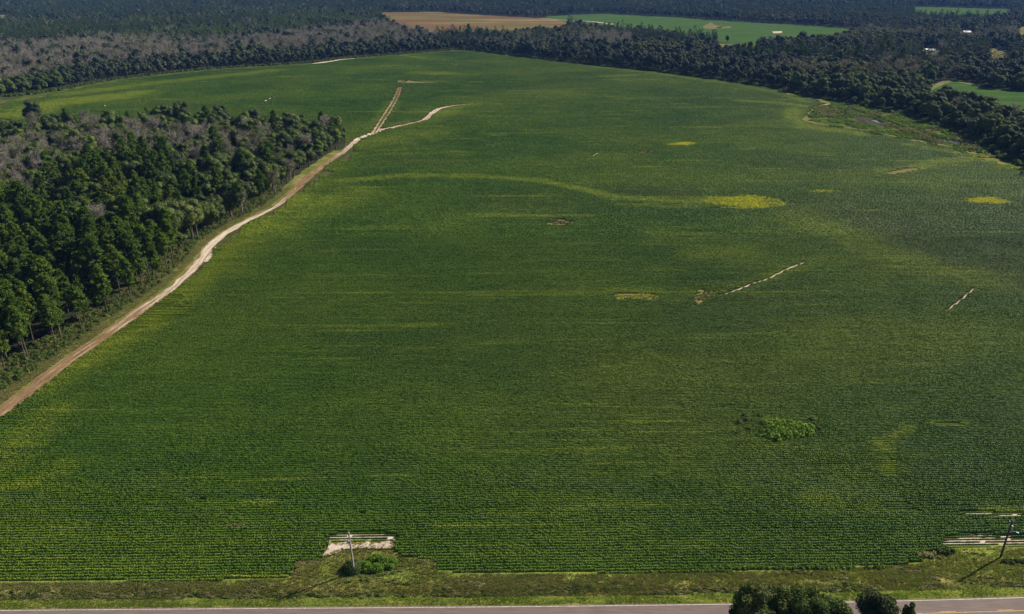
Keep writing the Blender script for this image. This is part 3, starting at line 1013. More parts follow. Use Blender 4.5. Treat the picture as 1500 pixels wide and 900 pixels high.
def crop_scatter():
    X, Y, SX, SY, SZ, RT, VR, YE, DU = [], [], [], [], [], [], [], [], []
    near_y = 350.0
    mfp = main_field

    def keep(x, y, margin=0.0):
        s_, t_ = st(x, y)
        am = np.clip((y - 280) / 120, 0, 1) * 16
        k = inside(x + am * (fnoise(x, y, 22, 41) - .5), y + am * (fnoise(x, y, 22, 43) - .5), mfp) & (t_ > edge_t(s_) + .3)
        px, py, zc = project(x, y, 0)
        k &= (px > -130) & (px < 1630) & (py < 1000)
        k &= ~inside(x, y, left_wood)
        k &= ~inside(x, y, marsh_poly)
        for pl in no_crop:
            k &= ~inside(x, y, pl)
        for ln, w in streak_lines:
            k &= dist_line(x, y, ln) > w
        for ln, w in ((branch_right, 3.2), (track, 3.0), (branch_far, 3.6)):
            k &= dist_line(x, y, ln) > w
        return k
    # near: single rows in 3 m pieces
    nr = int((near_y - 100) / .9144)
    t = (np.arange(nr) + .5) * .9144
    s = np.arange(-340, 380, 1.5)
    Sg, Tg = np.meshgrid(s, t, indexing='ij')
    Sg = Sg + ((np.arange(len(t)) * 37) % 15 / 10.0)[None, :]
    x, y = xy(Sg.ravel(), Tg.ravel())
    k = keep(x, y)
    tmax = t[-1] + .4572
    x, y = x[k], y[k]
    ye, du, th = crop_fields(x, y)
    drop = rng.random(len(x)) < np.where(th > .5, .06, 0)
    drop |= rng.random(len(x)) < .0002
    x, y, ye, du, th = x[~drop], y[~drop], ye[~drop], du[~drop], th[~drop]
    n = len(x)
    hvar = .75 + .5 * fnoise(x, y, 7, 9) + rng.normal(0, .06, n)
    flip = rng.integers(0, 2, n)
    a = dict(x=x, y=y, sx=np.full(n, 1.03), sy=(1.0 - .85 * th) * (1.02 - .12 * ye), sz=hvar * (1 - .95 * th), r=ROW + flip * math.pi, v=rng.integers(0, 8, n), ye=ye, du=du)
    # far: pieces of four rows, 9 m long
    t2 = tmax + (np.arange(int((1500 - tmax) / 3.6576)) + .5) * 3.6576
    s2 = np.arange(-1400, 1200, 3.0)
    Sg, Tg = np.meshgrid(s2, t2, indexing='ij')
    Sg = Sg + ((np.arange(len(t2)) * 53) % 30 / 10.0)[None, :]
    x, y = xy(Sg.ravel(), Tg.ravel())
    k = keep(x, y)
    x, y = x[k], y[k]
    ye, du, th = crop_fields(x, y)
    n = len(x)
    b = dict(x=x, y=y, sx=np.full(n, 1.02), sy=1.0 - .1 * th, sz=.8 + .5 * fnoise(x, y, 9, 9), r=ROW + rng.integers(0, 2, n) * math.pi,
             v=8 + rng.integers(0, 8, n), ye=ye, du=du)
    c = {q: np.concatenate([a[q], b[q]]) for q in a}
    protos = [crop_tile(1.5, 1, .25, 8, 30, 100 + i, .12) for i in range(8)] + [crop_tile(3.0, 4, .5, 5, 90, 200 + i, .14) for i in range(8)]
    o = scatter('crop_rows', np.column_stack([c['x'], c['y'], np.full(len(c['x']), .02)]), c['r'], np.column_stack([c['sx'], c['sy'], c['sz']]), c['v'], protos,
                {'yellow': c['ye'], 'dull': c['du']})
    tag(o, 'low dark green crop in long level rows filling the big field', 'crop', kind='stuff')
    print('crop pieces', len(c['x']))


crop_scatter()

# ------------------------------------------------------------------ trees: prototypes
def lobes_crown(mb, r, R, Hc, z0, nl, leaves, lw, mat, core=True, flat=.75, cs=.86):
    """crown of overlapping lobes covered in leaves; R crown radius, Hc crown height, z0 crown base"""
    L = []
    for i in range(nl):
        while True:
            p = r.uniform(-1, 1, 3)
            if np.linalg.norm(p) < 1 and p[2] > -.75: break
        p = p / (np.linalg.norm(p) + .2) * (.35 + .65 * r.random() ** .6)
        rad = R * (r.uniform(.26, .42) if nl < 30 else r.uniform(.15, .34))
        c = np.array([p[0] * (R - rad * .8), p[1] * (R - rad * .8), z0 + Hc * .5 + p[2] * (Hc * .5 - rad * .55)])
        L.append((c, rad))
    L.append((np.array([0, 0, z0 + Hc * .5]), R * .5))
    iv, jf = ico()
    if core:
        for c, rad in L:
            d = 1 + .25 * (r.random(len(iv)) - .5)
            mb.add(c + iv * (rad * cs * d)[:, None] * np.array([1, 1, flat]), jf, mat)
    areas = np.array([q[1] ** 2 for q in L]); areas /= areas.sum()
    which = r.choice(len(L), leaves, p=areas)
    d = r.normal(size=(leaves, 3)); d[:, 2] += .35
    d /= np.linalg.norm(d, axis=1, keepdims=True)
    C = np.array([L[w][0] for w in which]); Rr = np.array([L[w][1] for w in which])
    pos = C + d * (Rr * r.uniform(.74, 1.18, leaves))[:, None] * np.array([1, 1, flat + .08])
    nn = d * .9 + r.normal(size=d.shape) * .55
    mb.quads(pos, nn, lw * r.uniform(.6, 1.2, leaves), lw * r.uniform(.8, 1.5, leaves), mat)
    return L


def limbs(mb, r, z0, L, tr, mat, k=7):
    for c, rad in L[:k]:
        st_ = np.array([0, 0, z0 * r.uniform(.75, 1.15)])
        mid = (st_ + c) / 2 + r.normal(size=3) * .4
        mb.tube([st_, mid, c], [tr * .5, tr * .32, tr * .12], 5, mat)


def oak_arrays(seed, H, R, z0, nl=28, leaves=3600, lw=.42, cs=.86):
    r = np.random.default_rng(seed)
    tk, cr = MB(), MB()
    L = lobes_crown(cr, r, R, H - z0, z0, nl, leaves, lw, 0, cs=cs)
    tr = .028 * H
    tk.tube([(0, 0, -.2), (.1, 0, z0 * .5), (0, .1, z0), (0, 0, z0 + (H - z0) * .5)], [tr * 1.35, tr, tr * .8, tr * .3], 7)
    limbs(tk, r, z0, L, tr, 0)
    return tk, cr


def pine_arrays(seed, H, R, z0, clumps=84, per=34):
    r = np.random.default_rng(seed)
    tk, cr = MB(), MB()
    lean = r.normal(0, .25, 2)
    tk.tube([(0, 0, -.2), (lean[0] * .5, lean[1] * .5, H * .5), (lean[0], lean[1], H * .97)], [.24, .17, .05], 6)
    iv, jf = ico()
    for i in range(clumps):
        u = (i + r.random()) / clumps
        z = z0 + (H - z0) * u
        prof = R * (math.sin(min(1, (1 - u) * 1.25 + .06) * math.pi / 2) ** .8) * (.55 + .45 * min(1, u * 4))
        a = r.uniform(0, 2 * math.pi)
        d = prof * r.uniform(.35, 1.0)
        c = np.array([math.cos(a) * d + lean[0] * z / H, math.sin(a) * d + lean[1] * z / H, z + .15 * d])
        rad = r.uniform(.5, .9) * (R / 3.2)
        if d > .8:
            tk.tube([(lean[0] * z / H, lean[1] * z / H, z - .35 * d), c], [.06, .025], 4)
        cr.add(c + iv * (rad * .62 * (1 + .5 * (r.random(len(iv)) - .5)))[:, None] * np.array([1, 1, .7]), jf, 0)
        dd = r.normal(size=(per, 3)); dd[:, 2] += .5
        dd /= np.linalg.norm(dd, axis=1, keepdims=True)
        pos = c + dd * (rad * r.uniform(.55, 1.15, per))[:, None] * np.array([1, 1, .8])
        nn = np.cross(dd, r.normal(size=dd.shape)) + .35 * dd
        cr.quads(pos, nn, r.uniform(.22, .4, per), r.uniform(.55, .95, per), 0)
    return tk, cr


def bare_arrays(seed, H, R, z0, twigs=1500):
    r = np.random.default_rng(seed)
    tk, cr = MB(), MB()
    tk.tube([(0, 0, -.2), (.1, .1, H * .4), (0, 0, H * .85)], [.26, .17, .05], 6)
    tips = []
    for i in range(22):
        a = r.uniform(0, 2 * math.pi)
        zb = H * r.uniform(.3, .75)
        ln = R * r.uniform(.6, 1.0)
        up = r.uniform(.8, 1.7) * ln
        e = np.array([math.cos(a) * ln, math.sin(a) * ln, min(zb + up, H * 1.0)])
        m_ = np.array([e[0] * .45, e[1] * .45, zb + (e[2] - zb) * .5])
        b_ = np.array([0, 0, zb])
        tk.tube([b_, m_, e], [.08, .05, .02], 4)
        tips += [(b_, m_, e)]
    w = r.integers(0, len(tips), twigs)
    u = r.uniform(.25, 1.0, twigs)
    c = np.array([tips[i][0] * (1 - k) ** 2 + 2 * tips[i][1] * k * (1 - k) + tips[i][2] * k ** 2 for i, k in zip(w, u)])
    c = c + r.normal(0, .62, c.shape)
    d = r.normal(0, .5, c.shape) + np.array([0, 0, .9]) + c * np.array([.12, .12, 0])
    d /= np.linalg.norm(d, axis=1, keepdims=True)
    n = np.cross(d, r.normal(size=d.shape))
    n /= np.linalg.norm(n, axis=1, keepdims=True)
    # quads() draws its long side along n x (n x up)
    cr.quads(c, n, r.uniform(.10, .2, twigs), r.uniform(.8, 1.6, twigs), 0, up=d)
    return tk, cr


def both(tk, cr, name, mt, mc):
    """trunk mesh, crown mesh and the two joined"""
    a, b = tk.mesh(name + '_trunk', [mt]), cr.mesh(name + '_crown', [mc])
    j = MB()
    for src, mi in ((tk, 0), (cr, 1)):
        off = j.n
        for v in src.v: j.v.append(v)
        for k in (3, 4):
            for f in src.f[k]:
                j.f[k].append(f + off); j.mi[k].append(np.full(len(f), mi))
        j.n += src.n
    return a, b, j.mesh(name + '_whole', [mt, mc])


oaks = [both(*oak_arrays(10 + i, h, r_, z0), 'oak', M['bark'], M['oak'])
        for i, (h, r_, z0) in enumerate([(15, 6.2, 2.5), (13, 5.4, 1.8), (16, 6.6, 3), (12, 6.2, 1.5), (15, 5.0, 2.5), (10, 4.6, .8), (16, 7.0, 3)])]
pines = [both(*pine_arrays(30 + i, h, r_, z0), 'pine', M['bark'], M['pine'])
         for i, (h, r_, z0) in enumerate([(19, 3.5, 8), (21, 3.7, 9), (17, 3.3, 7), (20, 2.9, 9), (18, 3.9, 8), (15, 3.1, 5.5)])]
bares = [both(*bare_arrays(50 + i, h, r_, 4), 'bare', M['pale_bark'], M['twig'])
         for i, (h, r_, z0) in enumerate([(15, 3.6, 4), (13, 3.2, 4), (16, 4.0, 4), (14, 3.0, 4)])]
brights = [both(*oak_arrays(70 + i, h, r_, z0, 12, 1100, .5), 'bright', M['bark'], M['bright'])
           for i, (h, r_, z0) in enumerate([(8, 3.4, .8), (6, 3.0, .4), (9.5, 3.2, 1.0)])]


def light_tree(seed, H, R, z0, kind, mt, mc):
    """lighter whole tree for the distance"""
    r = np.random.default_rng(seed)
    j = MB()
    if kind == 'oak':
        lobes_crown(j, r, R, H - z0, z0, 9, 420, 1.0, 1)
    elif kind == 'pine':
        tk, cr = pine_arrays(seed, H, R, z0, 22, 12)
        return both(tk, cr, 'far_pine', mt, mc)[2]
    else:
        tk, cr = bare_arrays(seed, H, R, z0, 500)
        return both(tk, cr, 'far_bare', mt, mc)[2]
    j.tube([(0, 0, 0), (0, 0, z0 + 1)], [.35, .25], 5, 0)
    return j.mesh('far_tree', [mt, mc])


f_oaks = [light_tree(90 + i, h, r_, z0, 'oak', M['bark'], M['far_oak']) for i, (h, r_, z0) in enumerate([(16, 5.6, 3), (14, 5.0, 2.5), (18, 5.4, 4), (13, 5.8, 2)])]
f_pines = [light_tree(110 + i, h, r_, z0, 'pine', M['bark'], M['far_pine']) for i, (h, r_, z0) in enumerate([(19, 3.6, 7), (17, 3.4, 6), (21, 3.8, 8)])]
M['olive'] = foliage('far_olive_leaves', [(.05, .06, .018), (.09, .10, .03), (.13, .135, .045)], .2)
f_olives = [light_tree(150 + i, h, r_, z0, 'oak', M['bark'], M['olive']) for i, (h, r_, z0) in enumerate([(15, 5.2, 3), (13, 4.6, 2.5)])]
f_bright_pines = [light_tree(170 + i, h, r_, z0, 'pine', M['bark'], M['pine']) for i, (h, r_, z0) in enumerate([(15, 3.6, 4), (13, 3.4, 3)])]
f_bares = [light_tree(130 + i, h, r_, z0, 'bare', M['pale_bark'], M['twig']) for i, (h, r_, z0) in enumerate([(15, 3.8, 4), (14, 3.6, 4), (16, 4.2, 4)])]

# ------------------------------------------------------------------ trees: placing
z15 = 12
bare_belt = P((-300, 66), (0, 64), (150, 54), (300, 57), (450, 43), (560, 30), (600, 42), (660, 52), (600, 60), (520, 66), (450, 68), (300, 80), (150, 90), (60, 108), (0, 118), (-300, 130), z=z15)
bare_patch = P((850, 50), (900, 46), (930, 50), (925, 62), (880, 66), (852, 60), z=z15)
bare_left = P((-200, 215), (0, 205), (80, 190), (170, 178), (300, 186), (385, 196), (400, 212), (330, 222), (260, 226), (180, 214), (110, 226), (70, 262), (30, 290), (-200, 330), z=z15)
pine_left = P((-400, 330), (0, 300), (60, 330), (120, 340), (200, 330), (262, 350), (262, 386), (225, 420), (191, 443), (111, 493), (33, 543), (-40, 575), (-400, 640), z=9)
pine_mid = P((40, 240), (150, 225), (230, 235), (300, 260), (300, 300), (180, 310), (60, 300), z=12)
pine_far = P((-300, 34), (150, 30), (200, 26), (420, 12), (520, 14), (560, 26), (450, 40), (300, 54), (150, 52), (-300, 60), z=z15)
olive_far = P((20, 34), (95, 34), (115, 46), (30, 50), z=z15)


def grid_pts(x0, x1, y0, y1, step, jit=.36):
    gx, gy = np.meshgrid(np.arange(x0, x1, step), np.arange(y0, y1, step), indexing='ij')
    gx = gx.ravel() + rng.normal(0, step * jit, gx.size)
    gy = gy.ravel() + rng.normal(0, step * jit, gy.size)
    return gx, gy


def plant_woods():
    # left wood: dense
    x, y = grid_pts(-520, 40, 140, 760, 5.6)
    k = inside(x, y, left_wood) & (dist_line(x, y, track) > 6.5)
    px, py, zc = project(x, y, 0)
    k &= (px > -260)
    x, y = x[k], y[k]
    inp = inside(x, y, pine_left)
    inm = inside(x, y, pine_mid)
    inb = inside(x, y, bare_left)
    u = rng.random(len(x))
    kd = np.zeros(len(x), int)                         # 0 broadleaf 1 pine 2 bare
    kd[inp & (u < .92)] = 1
    kd[inm & (u < .35)] = 1
    kd[inb & (u < .36)] = 2
    other = ~inp & ~inm & ~inb
    kd[other & (u < .06)] = 1
    kd[other & (u > .96)] = 2
    front = dist_line(x, y, track) < 15
    keepb = (kd != 0) | (rng.random(len(x)) < .5)
    keepb &= (kd != 1) | (rng.random(len(x)) < .80)
    x, y, kd = x[keepb], y[keepb], kd[keepb]
    zone = np.full(len(x), 0)
    # far woods
    X, Y, K, Z = [x], [y], [kd], [zone]
    for (ya, yb, stp) in ((300, 1700, 8.0), (1700, 2600, 9.5), (2600, 4600, 12.0)):
        x, y = grid_pts(-3600, 3600, ya, yb, stp)
        px, py, zc = project(x, y, 0)
        k = (px > -160) & (px < 1660) & inside(x, y, far_wood)
        x, y = x[k], y[k]
        ok = np.ones(len(x), bool)
        for op in openings:
            ok &= ~inside(x, y, op)
        ok &= ~inside(x, y, marsh_poly)
        x, y = x[ok], y[ok]
        u = rng.random(len(x))
        kd = np.zeros(len(x), int)
        pn = fnoise(x, y, 160, 21)
        kd[(pn > .56) & (u < .6)] = 1
        kd[(fnoise(x, y, 210, 33) > .62) & (u < .22)] = 2
        kd[(y > 2000) & (u < .35)] = 1
        pf = inside(x, y, pine_far)
        kd[pf & (u < .8)] = 1
        bb = inside(x, y, bare_belt)
        kd[bb] = 0
        kd[bb & (u < .62)] = 2
        kd[inside(x, y, bare_patch) & (u < .8)] = 2
        kd[(kd == 0) & (u > .97)] = 2
        near_edge = dist_line(x, y, edge_far) < 22
        kd[near_edge & (~bb | (u > .3))] = 0
        X.append(x); Y.append(y); K.append(kd)
        Z.append(np.where(x > 150, 2, 1))
    x, y, kd, zone = map(np.concatenate, (X, Y, K, Z))
    n = len(x)
    sc = rng.normal(1.0, .2, n).clip(.6, 1.45) * (.78 + .44 * fnoise(x, y, 45, 31))
    # the tree belt's outer rank is lower and bushier
    ed = dist_line(x, y, edge_far)
    sc = np.where((zone > 0) & (ed < 7), sc * .72, sc)
    sc = np.where((zone > 0) & (y > 2600), sc * 1.25, sc)
    rz = rng.uniform(0, 2 * math.pi, n)
    px, py, zc = project(x, y, 8)
    vis = (px > 4) & (px < 1496) & (py > 0)
    size = 15 * sc / np.hypot(np.hypot(x, y), CAM_H)
    single = np.zeros(n, bool)
    for kk in range(3):
        idx = np.where((kd == kk) & vis)[0]
        idx = idx[np.argsort(-size[idx])][:292 if kk < 2 else 296]
        single[idx] = True
    print('trees', n, [int((kd == q).sum()) for q in range(3)])
    protos = {0: oaks, 1: pines, 2: bares}
    names = {0: 'broadleaf_tree', 1: 'pine_tree', 2: 'bare_tree'}
    dt = dist_line(x, y, track)
    tline = np.array([at(*p) for p in [(0, 606), (100, 530), (200, 459), (300, 370), (366, 322), (430, 281), (505, 221)]])
    rank = {}
    FORM = {0: ['rounded', 'compact', 'broad', 'spreading', 'narrow', 'bushy', 'wide'], 1: ['full', 'towering', 'leafy', 'slender', 'wide', 'short'],
            2: ['open', 'twiggy', 'wide', 'slim']}
    ORD = ('first second third fourth fifth sixth seventh eighth ninth tenth eleventh twelfth thirteenth fourteenth fifteenth sixteenth seventeenth eighteenth nineteenth '
           'twentieth twenty-first twenty-second twenty-third twenty-fourth twenty-fifth twenty-sixth twenty-seventh twenty-eighth twenty-ninth thirtieth thirty-first thirty-second '
           'thirty-third thirty-fourth thirty-fifth thirty-sixth thirty-seventh thirty-eighth thirty-ninth fortieth').split()
    for i in sorted(np.where(single)[0], key=lambda q: y[q]):
        kk = kd[i]
        pi_ = rng.integers(0, len(protos[kk]))
        tk, cr, _ = protos[kk][pi_]
        form = FORM[kk][pi_]
        o = empty(names[kk], (x[i], y[i], 0), rz[i], float(sc[i]))
        if kk == 1:
            if zone[i] > 0:
                lb, gp = 'green pine with an open crown in the far woods', 'pines in the far woods'
            elif dt[i] < 16:
                lb, gp = 'tall pine with bare trunk in the outer rank facing the dirt track', 'pines in the rank facing the dirt track'
            elif inside(x[i:i + 1], y[i:i + 1], pine_left)[0]:
                lb, gp = 'green pine standing deeper inside the pine stand by the track', 'pines inside the stand by the track'
            else:
                lb, gp = 'green pine rising among the broadleaf trees of the nearer wood', 'pines scattered in the nearer wood'
        elif kk == 0:
            if zone[i] > 0:
                lb, gp = 'dark rounded broadleaf tree in the wood edge beyond the crop', 'broadleaf trees of the wood edge beyond the crop'
            elif dt[i] < 18:
                lb, gp = 'dark broadleaf tree at the wood edge above the dirt track', 'broadleaf trees along the dirt track'
            else:
                lb, gp = 'dark rounded broadleaf tree inside the wood beside the track', 'broadleaf trees inside the nearer wood'
        else:
            if zone[i] > 0:
                lb, gp = 'leafless grey tree in the woods beyond the crop', 'leafless grey trees beyond the crop'
            else:
                lb, gp = 'leafless grey tree among green ones in the nearer wood', 'leafless grey trees in the nearer wood'
        if zone[i] == 0:
            j = int(np.argmin(np.hypot(tline[:, 0] - x[i], tline[:, 1] - y[i])))
            far = 'close to' if dt[i] < 40 else ('back from' if dt[i] < 110 else 'far back from')
            where = ['where it leaves the frame', 'on its low brown stretch', 'where it turns paler', 'at its bend', 'above its bend', 'on its narrow grassy stretch', 'near the fork'][j]
            sz = 'tall' if sc[i] > 1.12 else ('small' if sc[i] < .88 else 'middling')
            if dt[i] < (16 if kk == 1 else 18):
                rank[kk] = rank.get(kk, 0) + 1
                lb = '%s %s %s of the rank facing the track, %s from the frame edge' % (sz, form, ['broadleaf tree', 'pine', 'leafless tree'][kk], ORD[min(rank[kk], 40) - 1])
            else:
                lb = '%s %s %s %s the track %s' % (sz, form, ['broadleaf tree', 'stand pine' if 'inside the stand' in gp else 'pine amid broadleaves', 'grey tree'][kk], far, where)
        else:
            lb = '%s %s %s' % ('tall' if sc[i] > 1.12 else 'modest', form, lb)
        tag(o, lb, 'tree', gp)
        link('trunk', tk, o)
        link('crown', cr, o)
    near = (zone == 0) | (zc < 900)
    for kk, nm, lb in ((0, 'broadleaf_woodland', 'mass of dark broadleaf trees filling the woods round the fields'),
                       (1, 'pine_woodland', 'mass of green pines deeper in the woods and toward the horizon'),
                       (2, 'bare_woodland', 'mass of leafless grey trees in belts through the woods')):
        m = (kd == kk) & ~single
        pr = [p[2] for p in protos[kk]] + {0: f_oaks + f_olives, 1: f_pines + f_bright_pines, 2: f_bares}[kk]
        nn = len(protos[kk])
        va = np.where(near[m], rng.integers(0, nn, m.sum()), nn + rng.integers(0, len(pr) - nn, m.sum()))
        if kk < 2:
            sp = (inside(x[m], y[m], pine_far) & (fnoise(x[m], y[m], 120, 51) > .36)) if kk == 1 else \
                (inside(x[m], y[m], olive_far) | (fnoise(x[m], y[m], 170, 52) > .63) | (rng.random(m.sum()) < .06))
            base = {0: len(f_oaks), 1: len(f_pines)}[kk]
            va = np.where(near[m], va, np.where(sp, nn + base + rng.integers(0, 2, m.sum()), nn + rng.integers(0, base, m.sum())))
        o = scatter(nm, np.column_stack([x[m], y[m], np.zeros(m.sum())]), rz[m], sc[m], va, pr)
        tag(o, lb, 'woodland', kind='stuff')


plant_woods()


def tree_at(name, protos, k, px, py, s, label, group=None, cat='tree', rz=None):
    x, y = at(px, py)
    tk, cr, _ = protos[k % len(protos)]
    o = empty(name, (x, y, 0), rng.uniform(0, 6.28) if rz is None else rz, s)
    tag(o, label, cat, group)
    link('trunk', tk, o); link('crown', cr, o)
    return o


# lighter bushy trees along the marsh side of the belt
for k, (px, py, s) in enumerate([(1249, 153, 1.1), (1268, 155, 1.2), (1291, 159, 1.3), (1383, 182, 1.0), (1398, 183, 1.35), (1412, 191, 1.0), (1330, 168, .8),
                                 (1440, 213, 1.15), (1462, 217, 1.0), (1482, 226, 1.2), (1344, 174, .7), (1425, 197, 1.0), (1453, 222, .8)]):
    tree_at('bushy_tree', brights, k, px, py, s, 'pale green bushy tree on the marsh side of the dark belt', 'pale bushy trees beside the marsh')
tree_at('lone_tree', oaks, 4, 1065, 63, .95, 'single dark tree standing in the tan clearing by the far green field')
tree_at('lone_tree', oaks, 2, 50, 186, 1.5, 'tall dark tree rising above the wood corner beside the yellow crop')
tree_at('shrub', brights, 1, 1497, 257, .6, 'dark shrub on the strip by the frame edge', cat='shrub')

# roadside trees in front of the road: finer leaves
rt = [both(*oak_arrays(300 + i, h, r_, z0, 46, 17000, .27, .5), 'roadside', M['bark'], M['oak'])
      for i, (h, r_, z0) in enumerate([(14, 4.6, 3), (12.5, 3.9, 3), (11, 2.2, 4)])]


def road_tree(px, py_top, D, k, wide, label, grp=None):
    """tree at distance D from the camera's foot line whose top reaches the measured sight line"""
    ux = (px - 750) / FPX
    v = (450 - py_top) / FPX
    tt = D / (CP + v * SP)
    H = CAM_H - tt * (SP - v * CP)
    s = H / [14, 12.5, 11][k]
    o = empty('roadside_tree', (ux * tt, D, 0), rng.uniform(0, 6.28), s)
    o.scale = (s * wide, s * wide, s)
    tag(o, label, 'tree', grp)
    link('trunk', rt[k][0], o); link('crown', rt[k][1], o)


road_tree(1110, 855, 118.6, 0, 1.0, 'broad dark leafy tree at the outer end of the roadside clump')
road_tree(1150, 855, 119.6, 1, 1.15, 'dark leafy tree in the middle of the roadside clump')
road_tree(1186, 852, 118.0, 0, 1.0, 'tallest dark leafy tree of the roadside clump')
road_tree(1220, 863, 118.9, 1, 1.1, 'dark leafy tree at the inner end of the roadside clump')
road_tree(1297, 858, 119.4, 1, 1.1, 'rounded dark tree standing alone before the road')
road_tree(1338, 877, 119.8, 2, .7, 'slim young tree whose tip shows beside the rounded roadside tree')
road_tree(1080, 881, 119.2, 2, .8, 'slim twig-like treetop beside the roadside clump')

# ------------------------------------------------------------------ undergrowth, weeds, grasses
def tuft_mesh(name, mat, blades, h, spread, seed, w=.05):
    r = np.random.default_rng(seed)
    a = r.uniform(0, 6.28, blades)
    d = r.uniform(0, spread, blades)
    base = np.stack([np.cos(a) * d, np.sin(a) * d, np.zeros(blades)], 1)
    tip = base + np.stack([np.cos(a) * r.uniform(.1, .5, blades) * h, np.sin(a) * r.uniform(.1, .5, blades) * h, h * r.uniform(.6, 1.1, blades)], 1)
    side = np.stack([-np.sin(a), np.cos(a), np.zeros(blades)], 1) * w
    V = np.stack([base - side, base + side, tip], 1).reshape(-1, 3)
    return mesh_np(name, V, np.arange(blades * 3).reshape(-1, 3), [mat])


def weed_mesh(name, mat, h, R, leaves, seed, lw=.22, top=None):
    r = np.random.default_rng(seed)
    mb = MB()
    d = r.normal(size=(leaves, 3)); d[:, 2] = np.abs(d[:, 2])
    d /= np.linalg.norm(d, axis=1, keepdims=True)
    pos = d * r.uniform(.5, 1.0, leaves)[:, None] * np.array([R, R, h])
    mb.quads(pos, d + r.normal(size=d.shape) * .6, lw * r.uniform(.7, 1.3, leaves), lw * r.uniform(.9, 1.8, leaves), 0)
    iv, jf = ico()
    k = iv[:, 2] > -.3
    vv = iv.copy(); vv[:, 2] = np.maximum(vv[:, 2], -.05)
    mb.add(vv * np.array([R * .7, R * .7, h * .7]), jf, 0)
    if top:
        n = leaves // 2
        d = r.normal(size=(n, 3)); d[:, 2] = np.abs(d[:, 2]) + .7
        d /= np.linalg.norm(d, axis=1, keepdims=True)
        mb.quads(d * np.array([R, R, h]) * 1.06, d + r.normal(size=d.shape) * .3, .16, .2, 1)
    return mb.mesh(name, [mat] + ([top] if top else []))


grass_k = [tuft_mesh('tuft', M['grass'], 16, .32, .3, i, .035) for i in range(4)] + [tuft_mesh('dry_tuft', M['drygrass'], 16, .42, .3, 10 + i, .035) for i in range(3)]

# verge grass
n = 60000
s_ = rng.uniform(-135, 150, n)
t_ = .5 + rng.random(n) * (edge_t(s_) - bend(s_) - .5)
x_, y_ = xyb(s_, t_)
zz = np.interp(t_, prof_t, prof_z)
cov = fnoise(x_ * .4, y_, 2.5, 3) + rng.normal(0, .12, n) > .36
dry = rng.random(n) < np.where(t_ > 3.2, .15 + .8 * fnoise(x_ * .3, y_, 2.2, 11), .12)
va = np.where(dry, rng.integers(4, 7, n), rng.integers(0, 4, n))
k = cov
for pl in no_crop:
    k &= ~inside(x_, y_, pl)
o = scatter('verge_grass', np.column_stack([x_, y_, zz])[k], rng.uniform(0, 6.28, k.sum()), (rng.uniform(.45, 1.2, n) * np.where(t_ < 3, .55, .95))[k], va[k], grass_k)
tag(o, 'green and dry tufts of grass on the roadside verge', 'grass', kind='stuff')

# grass beside the track and under the pines' edge
tl = smooth_line(track, 10)
n = 36000
idx = rng.integers(0, len(tl) - 60, n)
x_ = tl[idx, 0] + rng.normal(0, 10, n) - 10
y_ = tl[idx, 1] + rng.normal(0, 5, n) + 5
d = dist_line(x_, y_, track)
k = (d > 3.4) & (d < 22) & ~inside(x_, y_, main_field)
x_, y_ = x_[k], y_[k]
n = len(x_)
bushk = [weed_mesh('bush', M['dark_weed'], .9, .9, 60, 500 + i, .3) for i in range(3)]
va = np.where(rng.random(n) < .72, rng.integers(4, 7, n), rng.integers(0, 4, n))
bsh = (dist_line(x_, y_, track) > 7.5) & (rng.random(n) < .07)
va = np.where(bsh, 7 + rng.integers(0, 3, n), va)
o = scatter('track_side_grass', np.column_stack([x_, y_, np.full(n, .03)]), rng.uniform(0, 6.28, n), rng.uniform(.8, 1.7, n), va, grass_k + bushk)
tag(o, 'tufts of grass and low brush between the track and the wood', 'undergrowth', kind='stuff')


def weed_patch(name, px, py, wx, wy, n, protos, label, cat='weeds', smin=.7, smax=1.3, striped=False, hgt=1.0, shape=None, z=.05):
    cx, cy = at(px, py)
    a = rng.uniform(0, 2 * math.pi, n)
    r_ = np.sqrt(rng.random(n))
    x_ = cx + r_ * np.cos(a) * wx
    y_ = cy + r_ * np.sin(a) * wy
    x_ += rng.normal(0, wx * .06, n)
    edge = r_ + 1.1 * (fnoise(x_ * .5, y_, max(min(wx, wy) * .45, .6), 5) - .5)
    k = rng.random(n) < np.clip(1.9 - 2.0 * edge, 0, 1)
    if striped:
        k &= vnoise(x_ * .05, y_, 2.2, 7) > .33
    x_, y_ = x_[k], y_[k]
    o = scatter(name, np.column_stack([x_ - cx, y_ - cy, np.full(len(x_), 0.0)]), rng.uniform(0, 6.28, len(x_)), rng.uniform(smin, smax, len(x_)) * hgt,
                rng.integers(0, len(protos), len(x_)), protos)
    o.location = (cx, cy, z)
    tag(o, label, cat, kind='stuff')
    return o


wk = [weed_mesh('weed', M['weed'], .9, .75, 70, 600 + i, .26) for i in range(4)]
dk = [weed_mesh('dark_weed', M['dark_weed'], .9, .8, 70, 620 + i, .26) for i in range(3)]
fk = [weed_mesh('flowering_weed', M['flower'], .8, .7, 60, 640 + i, .26) for i in range(3)]
bk = [weed_mesh('brown_weed', M['drygrass'], .8, .7, 60, 660 + i, .26) for i in range(2)]
weed_patch('weed_patch', 1145, 633, 8.6, 5.6, 620, wk + wk + wk + dk[:1], 'bright yellow-green clump of tall weeds standing in the crop', smin=1.0, smax=2.4)
weed_patch('weed_patch', 1134, 624, 15, 11, 70, dk + dk + wk[:1], 'ring of scattered dark weeds round the bright clump', smin=1.0, smax=2.1)
weed_patch('weed_patch', 347, 773, 4.6, .9, 26, bk + dk[:1], 'low brownish weeds in a short band in the lower crop', smin=.7, smax=1.2)
weed_patch('weed_patch', 476, 655, .9, .8, 3, dk, 'single dark weed tuft in the lower middle of the crop', smin=1, smax=1.4)
